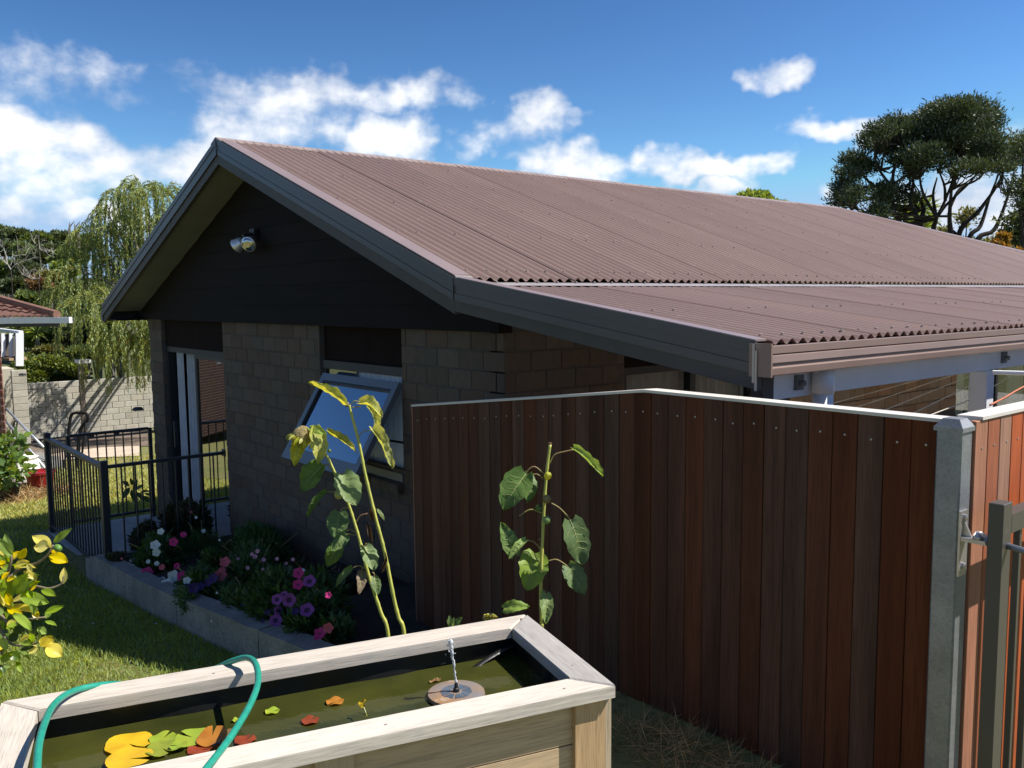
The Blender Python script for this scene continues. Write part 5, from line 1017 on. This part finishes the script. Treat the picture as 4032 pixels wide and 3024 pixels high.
for k in range(3): a = k*2.1; MB().tube([g+V3((.05*math.cos(a),.05*math.sin(a),-.06)), (g[0]+.14*math.cos(a),g[1]+.14*math.sin(a),gz(g[0]))],.012,6).build('leg', m_blk, bbq)
g = ground(*cb(140,1290)); o = MB().obox(g+V3((0,0,.22)), unit((.35,.1,-.9))*.28, unit((.1,-1,0))*.02, unit((.9,.1,.35))*.07).build('plank', mat('orange_pine', (.42,.20,.07), .7), None); tag(o, 'short orange pine plank leaning by the white tub', 'plank')
g = ground(*cb(100,1290)); o = MB().obox(g+V3((0,0,.28)), (0,0,.28), (.022,0,0), (0,.022,0)).build('stake', m_white, None); tag(o, 'thin white stake standing by the brick corner', 'stake')
# small sapling on the deck edge, seen against the bright lawn
g = atd(*c3(480,150), 10.9); sp = thing('potted_sapling', 'dark leafy sapling silhouetted between the balusters', 'plant', (g[0],g[1],gz(g[0])))
MB().tube([(g[0]+.05,g[1]+.1,gz(g[0])), g+V3((.03,.02,-.1)), g+V3((-.02,0,.12))], [.008,.006,.003], 6).build('stem', m_twig, sp)
for i, (x0,y0,x1,y1,hw) in enumerate(((430,30,375,-10,20),(440,40,375,140,22),(450,60,480,165,20),(470,70,500,-30,16),(480,60,560,20,16),(500,80,545,150,18),(520,90,610,70,16),(550,110,605,170,18),(560,90,620,110,12),(440,60,400,70,16),(460,20,440,-40,14))):
    V, F = leafmesh(atd(*c3(x0,y0),10.9), atd(*c3(x1,y1),10.85), -unit(g)+V3((random.uniform(-.5,.5),0,.5)), hw*10.9/FPX/2.074, heart=False, seed=i); mb = MB(); mb.v = V; mb.f = F; mb.m = [0]*len(F); mb.build('leaf', m_ld, sp, smooth=True)
# ================================================================== neighbouring brick house at the left edge
def r3_(x, y): return x/3.0157, 850+y/3.0157
m_brick = mat('red_brick', (.22,.085,.055), .9, var=.15, scale=12, rnd=.2, hue=.01, bump=.4, bscale=120); m_bmor = mat('brick_mortar', (.42,.38,.33), .95)
def brick_face(m):
    N = m.node_tree.nodes; L = m.node_tree.links; t = N.new('ShaderNodeTexBrick'); t.inputs['Color1'].default_value = (.22,.085,.055,1); t.inputs['Color2'].default_value = (.16,.06,.045,1); t.inputs['Mortar'].default_value = (.42,.38,.33,1); t.inputs['Scale'].default_value = 1.; t.inputs['Brick Width'].default_value = .23; t.inputs['Row Height'].default_value = .077; t.inputs['Mortar Size'].default_value = .006
    g = N.new('ShaderNodeTexCoord'); sp = N.new('ShaderNodeSeparateXYZ'); L.new(g.outputs['Object'], sp.inputs[0]); ad = N.new('ShaderNodeMath'); L.new(sp.outputs[0], ad.inputs[0]); L.new(sp.outputs[1], ad.inputs[1]); cb_ = N.new('ShaderNodeCombineXYZ'); L.new(ad.outputs[0], cb_.inputs[0]); L.new(sp.outputs[2], cb_.inputs[1]); L.new(cb_.outputs[0], t.inputs[0]); L.new(t.outputs[0], N['Principled BSDF'].inputs['Base Color'])
brick_face(m_bmor)
m_tile = mat('concrete_roof_tile', (.26,.13,.09), .9, col2=(.17,.09,.065), scale=6, rnd=.15, bump=.4, bscale=40, dirt=((.42,.36,.20),5,.58,.8))
DN = 17.
nc = atd(*cb(52,900), DN); NX, NY = nc[0], nc[1]
nh = thing('brick_house', 'neighbouring red brick house with tiled roof at the left edge', 'house', (NX,NY,gz(NX)))
ez = atd(*r3_(500,1215), DN)[2]
# the corner's two faces: one runs away from the camera (+depth), the other out of frame to the left
dirA = unit(V3((-RM[0,0]*1.0, -RM[1,0]*1.0, 0))); dirB = unit(V3((nc[0],nc[1],0)))
MB().obox(V3((NX,NY,(ez+gz(NX)-.3)/2))+dirA*7.02+dirB*2.52, dirA*7., dirB*2.5, (0,0,(ez-gz(NX)+.3)/2-.02)).build('wall', m_bmor, nh); nwall = [c for c in nh.children][0]
bme2 = cbox('brick', .22, .03, .068, .004, m_brick); ra = math.atan2(dirA[1],dirA[0]); rb = math.atan2(dirB[1],dirB[0])
for k in range(int((ez-gz(NX)+.1)/.077)):
    z = gz(NX)-.05+.077*k
    for j in range(3):
        link('brick', bme2, nwall, loc=V3((NX,NY,z))+dirA*(.11+.23*j+(.115 if k % 2 else 0))+dirB*.012, rot=(0,0,ra)); link('brick', bme2, nwall, loc=V3((NX,NY,z))+dirB*(.14+.23*j+(.115 if k % 2 else 0))+dirA*.012, rot=(0,0,rb))
gl, gr = atd(*r3_(-60,1215), DN-.9), atd(*r3_(838,1210), DN-.9)
gr[2] = gl[2] = atd(*r3_(500,1240), DN-.9)[2]
MB().bar(gl, gr, .12, .11).build('gutter', m_white, nh); MB().bar(gl+V3((0,0,-.09)), atd(*r3_(700,1250),DN-.85)*V3((1,1,0))+V3((0,0,gl[2]-.09)), .1, .06).build('fascia', m_barge2, nh)
tl, tr = atd(*r3_(-60,965), DN+1.3), atd(*r3_(770,1150), DN-.6); bl, br = gl+V3((0,0,.05)), gr+V3((0,0,.05))-unit(gr-gl)*.25
mb = MB(); rows = 4; cols = 10
apx = atd(*r3_(-700,820), DN+2.2)
for a in range(rows):
    for c in range(cols):
        def pt(s_, t_): 
            lo = bl+(br-bl)*s_; hi = apx+(br-apx)*min(1,s_)*1.0
            return lo+(apx+(br-apx)*s_-lo)*t_
        t0, t1 = a/rows, min(1,(a+1)/rows+.03); s0, s1 = c/cols, (c+1)/cols
        P4 = [pt(s0,t0)+V3((0,0,.035)), pt(s1,t0)+V3((0,0,.035)), pt(s1,t1), pt(s0,t1)]; mid = (pt((s0+s1)/2,t0)+V3((0,0,.06)), pt((s0+s1)/2,t1)+V3((0,0,.025)))
        me_ = MB().add([P4[0],mid[0],P4[1],P4[2],mid[1],P4[3],P4[0]-V3((0,0,.03)),mid[0]-V3((0,0,.03)),P4[1]-V3((0,0,.03))], [(0,1,4,5),(1,2,3,4),(6,7,1,0),(7,8,2,1)]).build('roof_tile', m_tile, nh)
MB().tube([apx+V3((0,0,.05)), br+V3((0,0,.06))], .075, 8).build('ridge_tiles', m_tile, nh)
# white balustrade of a raised deck farther back
wd = thing('white_balustrade', 'white timber balustrade of a raised deck behind the brick house', 'railing', (*atd(*r3_(120,1650),25)[:2],-2.5)); D2 = 24.
MB().bar(atd(*r3_(-60,1345),D2+.8), atd(*r3_(250,1380),D2), .12, .07).build('handrail', m_white, wd); MB().bar(atd(*cb(-20,262),D2+.5), atd(*cb(170,268),D2), .5, .07).build('deck_floor', mat('deck_board', (.36,.25,.16), .8), wd)
for x0, w_ in ((180,.19),(103,.1),(30,.1)): a, b = atd(*cb(x0,30),D2), atd(*cb(x0,335 if x0 == 180 else 250),D2); MB().bar(a, b, w_, w_*.8, (1,0,0)).build('post', m_white, wd)
MB().bar(atd(*cb(10,42),D2), atd(*cb(165,48),D2), .03, .03).build('wire', m_blk, wd); MB().bar(atd(*cb(10,245),D2), atd(*cb(165,250),D2), .03, .03).build('wire', m_blk, wd)
for x in (65,135): MB().bar(atd(*cb(x,50),D2+.4), atd(*cb(x,250),D2+.4), .45, .03, (1,0,0)).build('infill_panel', mat('shade_panel', (.13,.11,.09), .8), wd)
# clothes line under the verandah
cln = thing('clothes_line', 'pale clothes line wires strung under the verandah edge', 'clothes line', (-2.6,4.5,-1.67)); m_wire = mat('line_wire', (.62,.58,.48), .5)
def r1(x, y): return 2900+x/1.954, 1100+y/1.954
for a, b in (((640,980),(1415,770)),((890,995),(1692,728)),((1110,1018),(1790,745)),((1335,1042),(1790,820)),((1470,1052),(1790,930)),((1960,835),(2105,745))):
    z = -.60; MB().tube([onZ(*r1(*a), z), onZ(*r1(*b), z)], .0028, 6).build('wire', m_wire, cln)
MB().tube([onZ(*r1(1970,715),-.42), onZ(*r1(2230,722),-.42)], .012, 8).build('arm', m_white, cln)
o = MB().tube(smooth_path([onX(*r1(1950,968),-1.4), onX(*r1(2060,912),-1.4), onX(*r1(2150,858),-1.4), onX(*r1(2260,800),-1.4)],6), .004, 6).build('orange_cord', mat('orange_cord', (.55,.16,.07), .6), None, smooth=True); tag(o, 'thin orange cord hanging above the sunlit fence', 'cord')
# ================================================================== trees
m_bark = mat('dark_bark', (.045,.036,.03), .95, var=.25, scale=6, bump=.4, bscale=30); m_bark2 = mat('grey_bark', (.22,.20,.17), .95, var=.2, scale=6)
def stem(t, pts, r0, r1, m_=m_bark, name='branch', n=6, wob=.0, seed=0):
    r_ = random.Random(seed); P_ = smooth_path([V3(p)+wob*V3((r_.uniform(-1,1),r_.uniform(-1,1),r_.uniform(-1,1))) for p in pts], 5)
    return MB().tube(P_, list(np.linspace(r0, r1, len(P_))), n).build(name, m_, t, smooth=True)
# ---- big dark tea-tree beyond the hip of the roof
def ct(x, y): return 3240+x/2.4394, 380+y/2.4394
DT = 27.; KT = DT/FPX/2.4394
CL = [(1300,150,330,90),(1100,215,250,80),(1500,250,200,120),(700,265,110,60),(800,400,230,80),(560,330,120,60),(470,420,120,70),(640,480,160,60),(1250,380,200,90),(1600,480,160,110),(1650,600,180,70),(1380,570,150,60),(1100,450,120,70),(300,620,110,65),(380,690,130,55),(250,750,95,45),(220,880,100,65),(170,990,95,70),(300,960,90,60),(560,920,80,85),(620,1040,95,85),(520,1110,80,60),(700,900,65,45),(850,760,80,40),(1000,640,200,65),(1850,540,90,100),(1400,680,180,40),(1650,690,150,40),(800,610,120,55),(960,550,150,65),(860,985,55,35),(1250,110,220,50),(930,280,120,60),(1440,380,180,90)]
tb = atd(*ct(1070,1700), DT); tt = thing('tea_tree', 'large dark many-stemmed tree rising behind the end of the roof', 'tree', (tb[0],tb[1],-2.2))
r = np.random.default_rng(12); cl_ = []; P_all = []; D_all = []
def tufts(clumps, dens, rad, nl, r):
    P_all = []; D_all = []
    for c, a, b_, k in clumps:
        n = int(dens*a*b_*k)+6; u = rdirs(n, r)*(.25+.75*r.random((n,1))**.4); C_ = c+u*np.array([a,a*.9,b_]); out = u*np.array([1,1,.8])+np.array([0,0,.7])+.45*rdirs(n,r); out /= np.linalg.norm(out,axis=1,keepdims=True)
        P = np.repeat(C_,nl,0)+r.normal(size=(n*nl,3))*rad*np.array([1,1,.6]); D = np.repeat(out,nl,0)+.65*rdirs(n*nl,r); P_all.append(P); D_all.append(D)
    return np.concatenate(P_all), np.concatenate(D_all)
tc_ = []
for (x, y, rx, ry) in CL:
    dd = DT+r.uniform(-1.3,1.3); c = atd(*ct(x,y), dd); a = rx*KT; b = ry*KT*1.12; tc_.append((c,a,b,1.)); 
    for k in range(7): u = rdirs(1, r)[0]; cl_.append((c+u*np.array([a,a,b])*.6, None, 1))
P, D = tufts(tc_, 760, .13, 16, r); n = len(P); V, F = leafcloud(P, D, .13*(.6+.8*r.random(n)), .020, r)
npmesh('crown', V, F, leafmat('tea_tree_leaf', (.085,.115,.062), (.05,.075,.042), .15, .55, .35, .02, 1.2), tt)
ST = [[(1060,1390),(1080,1180),(1050,950),(1100,780)],[(1085,1200),(1180,1000),(1240,780),(1300,560)],[(1075,1150),(980,960),(930,780),(960,600)],[(735,1310),(690,1100),(665,850),(690,620),(740,460)],[(690,1000),(500,860),(370,760),(300,660)],[(890,1320),(860,1050),(850,880),(880,720)],[(1240,1430),(1215,1150),(1230,900),(1250,720)],[(1225,1080),(1330,880),(1500,780),(1620,640)],[(1380,1460),(1500,1250),(1600,980),(1700,720)],[(1440,1480),(1640,1280),(1780,950),(1850,640)],[(1290,1420),(1500,1100),(1680,870),(1790,600)],[(1110,1150),(1200,1030),(1420,830),(1500,700)],[(700,930),(560,700),(500,560)],[(1180,1010),(1160,850),(1120,700)],[(930,1290),(960,1080),(900,960),(800,860)],[(640,1240),(600,1100),(560,960)],[(440,1180),(300,1060),(200,1000)],[(1300,1420),(1150,1320),(1100,1380)]]
for i, pts in enumerate(ST):
    P_ = [atd(*ct(x,y), DT+.5*math.sin(i*1.9)) for x, y in pts]
    big = pts[0][1] > 1270
    if big: P_ = [V3((P_[0][0]*.99,P_[0][1]*.99,-2.3))]+P_
    stem(tt, P_, .105 if big else .055, .02, m_bark, 'trunk' if big else 'branch', 7, .05, i)
tw = MB(); rr_ = random.Random(2); nodes = [(atd(*ct(x,y),DT+.5*math.sin(i*1.9))) for i, pts in enumerate(ST) for x, y in pts[1:]]
for c, r3, k in cl_:
    cs_ = sorted(nodes, key=lambda q: np.linalg.norm(q-c)+(2 if q[2] > c[2] else 0))[:2]
    for q in cs_[:1+(rr_.random() < .4)]:
        m = (q+c)/2+V3((rr_.uniform(-.15,.15),rr_.uniform(-.15,.15),rr_.uniform(-.3,0))); tw.tube([q,m,c],[.04,.024,.010],4,False)
tw.build('twigs', m_bark, tt)
# ---- neighbours of the tea-tree at the right edge
def simple_tree(name, label, base, clumps, per, L_, W_, m_leaf, r0=.12, mb_=m_bark, group=None, up=.4, droop=0., seed=1, top=.4, tuft=0):
    t = thing(name, label, 'tree', base, group); r = np.random.default_rng(seed); C_ = []
    cc = np.mean([c for c, _, _ in clumps], 0)
    for c, a, b in clumps:
        for k in range(6): u = rdirs(1, r)[0]; u[2] = abs(u[2])*.9-.3; C_.append((c+u*np.array([a,a,b])*.7, np.array([a,a,b*.85])*r.uniform(.35,.6), 1))
    if tuft: P, D = tufts([(c,a,b,1.) for c, a, b in clumps], tuft, .13, 15, r); V, F = leafcloud(P, D, L_*(.6+.8*r.random(len(P))), W_, r)
    else: V, F = bunch(C_, per, L_, W_, up, r, top, droop=droop)
    npmesh('crown', V, F, m_leaf, t)
    fork = V3(base)+(cc-V3(base))*.55; stem(t, [base, V3(base)+(fork-V3(base))*.5+V3((.1,.05,0)), fork], r0, r0*.6, mb_, 'trunk', 7)
    for i, (c, a, b) in enumerate(clumps): stem(t, [fork-V3((0,0,.2)), (fork+c)/2+V3((0,0,.1)), c], r0*.5, r0*.12, mb_, 'branch', 5, .06, i)
    return t
def gcl(fn, d, L_): k = d/FPX; return [(atd(*fn(x,y), d), rx*k/fs_, ry*k/fs_) for x, y, rx, ry, fs_ in L_]
m_tl1 = leafmat('tree_leaf_mid', (.17,.22,.065), (.11,.165,.05), .28, .5, .35, .03, 1.); m_tl2 = leafmat('tree_leaf_dark', (.105,.135,.055), (.07,.095,.04), .22, .5, .35, .03, 1.); m_tl3 = leafmat('tree_leaf_olive', (.25,.24,.085), (.17,.175,.06), .28, .5, .35, .03, 1.); m_tl4 = leafmat('tree_leaf_golden', (.42,.24,.04), (.30,.18,.03), .3, .5, .3, .03, 1.); m_tl5 = leafmat('tree_leaf_fresh', (.27,.35,.075), (.19,.27,.06), .32, .5, .3, .03, 1.); m_tl6 = leafmat('tree_leaf_brown', (.25,.15,.07), (.17,.11,.05), .2, .6, .3, .03, 1.)
b = atd(*ct(1950,1800),24.); simple_tree('tea_tree', 'second dark tree cut off by the right edge of the view', (b[0],b[1],-2), gcl(ct,24.,[(1920,430,90,80,2.44),(1960,560,120,90,2.44),(1960,860,160,80,2.44),(1880,930,90,60,2.44),(1990,1050,140,90,2.44)]), 800, .12, .018, m_tl2, .14, seed=4, tuft=420)
b = atd(*ct(1900,1800),25.5); simple_tree('shrub_tree', 'dark leafy shrub mass below the trees at the right edge', (b[0],b[1],-2), gcl(ct,25.5,[(1850,1180,110,70,2.44),(1930,1280,120,90,2.44),(1800,1330,110,60,2.44),(1900,1430,130,80,2.44)]), 500, .14, .03, m_tl2, .1, seed=5, tuft=330)
b = atd(*ct(1700,1800),21.); simple_tree('golden_shrub', 'golden yellow autumn shrub just above the roof line at right', (b[0],b[1],-2), gcl(ct,21.,[(1700,1450,70,90,2.44),(1620,1520,50,40,2.44),(1740,1540,60,50,2.44),(1730,1370,30,40,2.44)]), 160, .11, .035, m_tl4, .06, seed=6)
b = atd(*ct(1900,1800),20.); simple_tree('golden_shrub', 'smaller golden shrub poking over the roof at the right edge', (b[0],b[1],-2), gcl(ct,20.,[(1890,1570,45,50,2.44),(1880,1520,20,30,2.44),(1920,1610,40,30,2.44)]), 130, .10, .032, m_tl4, .05, seed=7)
b = atd(*ct(1400,1900),33.); simple_tree('shrub_tree', 'olive green bush seen between the tea-tree stems', (b[0],b[1],-2.2), gcl(ct,33.,[(1380,1160,90,60,2.44),(1450,1440,140,50,2.44),(1600,1430,120,60,2.44),(1250,1430,100,40,2.44),(1150,1310,60,30,2.44)]), 360, .16, .04, m_tl3, .12, seed=8, tuft=220)
b = atd(2980,1300,36.); simple_tree('round_tree', 'fresh green treetop just showing over the roof ridge', (b[0],b[1],-2.5), [(atd(2950,790,36.),.7,.32),(atd(3030,805,36.),.6,.3),(atd(2905,815,36.),.4,.25),(atd(2985,772,36.),.35,.2),(atd(3080,815,36.),.35,.2),(atd(2990,870,36.),1.2,.5)], 300, .16, .06, m_tl5, .14, seed=9)
# cabbage-tree like spiky heads behind
def spiky(label, px, d, n, L_, seed):
    b = atd(*px, d); t = thing('cabbage_tree', label, 'tree', (b[0],b[1],-2.3)); r = np.random.default_rng(seed); D = rdirs(n, r); D[:,2] = D[:,2]*.8+.25
    V, F = leafcloud(np.repeat(b[None],n,0), D, L_*(.7+.4*r.random(n)), .035, r); npmesh('leaves', V, F, m_tl5, t); stem(t, [(b[0],b[1],-2.3), b], .09, .07, m_bark2, 'trunk'); return t
spiky('spiky cabbage tree head left of the tea-tree trunks', ct(790,1150), 30, 120, .75, 1); spiky('spiky cabbage tree head between the tea-tree trunks', ct(950,1080), 31, 120, .8, 2); spiky('low spiky cabbage tree head just over the hip', ct(960,1260), 30, 110, .7, 3)
spiky('spiky flax-like plant below the neighbour gutter', r3_(230,1330), 30, 90, .6, 4); spiky('second spiky flax-like plant beside the willow strands', r3_(440,1380), 30, 90, .6, 5)
# ---- weeping willow left of the gable
DWL = 27.; wbz = -4.1
def willow():
    b = atd(660,1600,DWL+4.2); t = thing('willow_tree', 'weeping willow with long hanging yellow-green strands left of the gable', 'tree', (b[0],b[1],wbz)); r = np.random.default_rng(21); rr = random.Random(21)
    k = DWL/FPX; ex_ = RM[:,0]; ez_ = np.array([0,0,1.]); ey_ = np.array([RM[0,2],RM[1,2],0]); ey_ /= np.linalg.norm(ey_)
    top = atd(560,830,DWL); fork = b+np.array([0,0,2.6]); fork[2] = wbz+3.0
    stem(t, [(b[0],b[1],wbz-.1),(b[0]+.1,b[1],wbz+1.4),fork], .28, .2, m_bark2, 'trunk', 9)
    VV = []; FF = []; o_ = 0; strands = MB(); limbs = []
    # limbs: pixel of the crest where each limb arches over
    crest = [(680,1230),(730,1180),(620,1330),(560,1340),(690,1320),(500,1350),(450,1330),(250,1160),(300,1060),(330,960),(380,900),(430,850),(480,800),(520,760),(560,740),(600,780),(640,760),(680,850),(720,920),(760,1000),(300,1130),(360,1020),(450,920),(530,860),(600,900),(260,1230),(400,1100),(480,1010),(560,980),(640,960),(350,1180),(440,1180),(540,1130),(620,1100),(700,1060),(660,1180),(580,1240),(480,1260),(390,1260),(320,1300)]
    for i, (u, v) in enumerate(crest):
        dd = rr.uniform(3.4,5.6) if (v < 1170 or u < 340) else rr.uniform(-.6,.0); c = atd(u, v, DWL+dd); mid = (fork+c)/2+np.array([0,0,.5]); stem(t, [fork, mid, c], .07, .018, m_bark2, 'limb', 5, .08, i)
        for s in range(23):
            an = rr.uniform(0,6.283); rad = rr.uniform(.05,.75); p0 = c+ex_*rad*math.cos(an)*.8+ey_*rad*math.sin(an)+np.array([0,0,-.25*rad*rad])
            Ls = rr.uniform(.5,1.7)+max(0,(1250-v))*.0016; n = int(Ls/.055)+4; pts = [c*.35+p0*.65, p0]; p = p0.copy(); vel = unit((p0-c)*np.array([1,1,.2])+np.array([0,0,.35+(.5 if v < 850 else 0)])); 
            for q in range(n): vel = unit(vel*.86+np.array([0,0,-.20])); p = p+vel*.055*rr.uniform(.9,1.1); pts.append(p.copy())
            pts = np.array(pts); strands.tube(list(pts[::3])+[pts[-1]], .005, 3, False)
            m = len(pts)-1; rep = 3; P = np.repeat(pts[1:], rep, 0)+r.normal(size=(m*rep,3))*.02; T = np.repeat(np.diff(pts, axis=0), rep, 0); D = T/np.linalg.norm(T,axis=1,keepdims=True)+rdirs(m*rep,r)*.55+np.array([0,0,-.25])
            V, F = leafcloud(P, D, .115*(.7+.6*r.random(m*rep)), .0145, r); VV.append(V); FF.append(F+o_); o_ += len(V)
    npmesh('leaf_strands', np.concatenate(VV), np.concatenate(FF), leafmat('willow_leaf', (.25,.30,.07), (.15,.22,.06), .3, .5, .32, .035, 1.3), t); strands.build('whips', mat('willow_whip', (.42,.34,.08), .7), t, kind='stuff')
willow()
# ---- bush-covered hillside
def hillside():
    xs = np.linspace(-130,-27,40); ys = np.linspace(-45,75,44); X, Y = np.meshgrid(xs, ys, indexing='ij'); Z = np.interp(X, [-130,-95,-60,-44,-34,-27], [2.5,2.2,.2,-2.5,-4.6,-5.4])+.5*np.sin(X*.21)*np.cos(Y*.17); n, k = X.shape; ix = np.arange(n*k).reshape(n,k)
    struct(npmesh('hill', np.stack([X,Y,Z],-1).reshape(-1,3), np.stack([ix[:-1,:-1],ix[1:,:-1],ix[1:,1:],ix[:-1,1:]],-1).reshape(-1,4), mat('hill_scrub', (.05,.07,.025), .95, col2=(.09,.09,.035), scale=.6, bump=.6, bscale=3), smooth=True))
    T = [(40,230,62,150,80,m_tl1,'mid-green bushy tree on the skyline at the far left'),(230,260,60,140,80,m_tl2,'dark bushy tree second from left on the skyline'),(420,300,60,140,80,m_tl1,'broad green tree on the skyline left of the bare spars'),(600,320,63,130,80,m_tl2,'dark tree at the foot of the bare skyline spars'),(790,290,64,160,90,m_tl2,'darkest tree on the skyline beside the willow top'),(1000,330,62,150,90,m_tl1,'green tree half hidden behind the willow crown'),
         (90,420,50,170,110,m_tl2,'large dark tree behind the bleached bare branches'),(330,450,48,170,110,m_tl1,'large mid-green tree below the skyline'),(560,470,47,160,110,m_tl2,'dark green tree behind the willow fringe'),(800,500,46,160,110,m_tl1,'leafy tree deep behind the willow strands'),
         (70,640,42,160,110,m_tl1,'low green tree above the tiled roof'),(300,660,41,160,110,m_tl2,'dark green tree above the tiled roof ridge'),(470,830,37,100,80,m_tl6,'brown-tinged tree above the gutter end'),(180,840,38,150,90,m_tl2,'dark shrub directly above the tiled roof'),(620,760,38,110,90,m_tl3,'olive tree at the willow edge'),(770,640,40,110,70,m_tl5,'bright fresh green tree among the willow strands'),(400,1000,36,160,90,m_tl1,'green shrub behind the white gutter end'),
         (330,1340,31,150,80,m_tl2,'dark shrub under the neighbouring gutter'),(380,1480,30.5,120,60,m_tl5,'bright yellow-green shrub above the ivy hedge'),(620,1450,31,140,100,m_tl1,'green shrub above the ivy, left of the willow'),(560,1610,30,160,60,m_tl3,'olive shrub just over the ivy hedge'),(880,1500,31,150,120,m_tl3,'olive shrub behind the hanging willow tips'),(1150,1450,31,150,120,m_tl2,'dark shrub behind the willow next to the gable corner'),(1300,1620,30,150,100,m_tl2,'dark shrub low behind the willow by the pillar'),(1000,1650,29.5,140,70,m_tl1,'green shrub above the wall under the willow'),(1250,1350,32,170,130,m_tl1,'green tree behind the willow right beside the gable corner'),(1420,1500,32,160,140,m_tl2,'dark tree behind the willow hidden partly by the pillar')]
    for i, (x, y, d, rx, ry, m_, lab) in enumerate(T):
        c = atd(*r3_(x,y), d); k = d/FPX/3.0157; r = random.Random(i); cl_ = []
        for q in range(6): a = q*1.05+r.random(); cl_.append((c+V3((math.cos(a)*rx*k*.55, math.sin(a)*rx*k*.55, r.uniform(-.45,.45)*ry*k)), rx*k*r.uniform(.42,.6), ry*k*r.uniform(.45,.65)))
        gzb = float(np.interp(c[0], [-130,-95,-60,-44,-34,-27], [2.5,2.2,.2,-2.5,-4.6,-5.4])) if c[0] < -27 else gz(c[0])
        simple_tree('bush_tree', lab, (c[0]+.2,c[1],min(gzb,c[2]-.8)), cl_, 300, .0052*d, .0018*d, m_, .10, m_bark2, 'bush trees on the hillside', .3, seed=40+i)
    # bleached bare branches
    def bare(label, base, forks, d, r0):
        b = atd(*r3_(*base), d); t = thing('bare_tree', label, 'tree', (b[0],b[1],min(b[2]-.4, -1)))
        stem(t, [(b[0],b[1],min(b[2]-.4,-1)), b], r0*.5, r0*.45, m_bark, 'trunk', 6)
        for i, pts in enumerate(forks):
            P_ = [atd(*r3_(*q), d+.3*math.sin(i)) for q in pts]; stem(t, P_, r0*.5, r0*.14, m_pale, 'branch', 5, .02, i)
            for q in range(1, len(P_)): 
                for s in range(3): e_ = P_[q]+V3((random.uniform(-.7,.7),random.uniform(-.5,.5),random.uniform(-.1,.8)))*.8; MB().tube([P_[q-1]*.3+P_[q]*.7, (P_[q]+e_)/2+V3((0,0,.08)), e_],[r0*.2,r0*.13,r0*.05],4,False).build('twig', m_pale, t)
    m_pale = mat('bleached_wood', (.42,.39,.33), .9, var=.15, scale=5)
    bare('bleached bare tree with forking limbs above the tiled roof', (130,650), [[(125,640),(80,560),(10,510),(-40,480)],[(125,635),(200,570),(330,520),(440,490)],[(80,560),(60,440),(20,350),(-10,300)],[(120,600),(160,480),(230,400),(330,380)],[(160,480),(290,460),(300,480)]], 35., .05)
    bare('thin bleached branch poking out over the brown-tinged tree', (460,750), [[(460,740),(400,750),(320,720),(250,690)],[(470,740),(470,660),(500,640)],[(400,750),(350,710),(300,700)]], 34., .035)
    bare('pale bare upright limbs in front of the skyline trees', (470,420), [[(470,400),(465,330),(460,270)],[(470,400),(540,430),(600,420)],[(540,430),(580,470),(650,490)],[(420,330),(390,290),(385,270)]], 44., .055)
    for i, (x0,y0,x1,y1) in enumerate(((820,200,828,75),(895,200,884,85),(925,210,945,85))): 
        a, b = atd(*r3_(x0,y0),60), atd(*r3_(x1,y1),60); t = thing('dead_spar', ('leftmost','middle','rightmost')[i]+' of the three bare dead spars on the skyline', 'tree', (a[0],a[1],a[2]-1)); MB().tube([(a[0],a[1],a[2]-1),a,(a+b)/2+V3((.05,0,0)),b],[.12,.10,.07,.02],5).build('trunk', m_bark2, t); MB().tube([(a+b)/2,(a+b)/2+V3((.2,.3,.45))],[.05,.015],4).build('branch', m_bark2, t)
hillside()
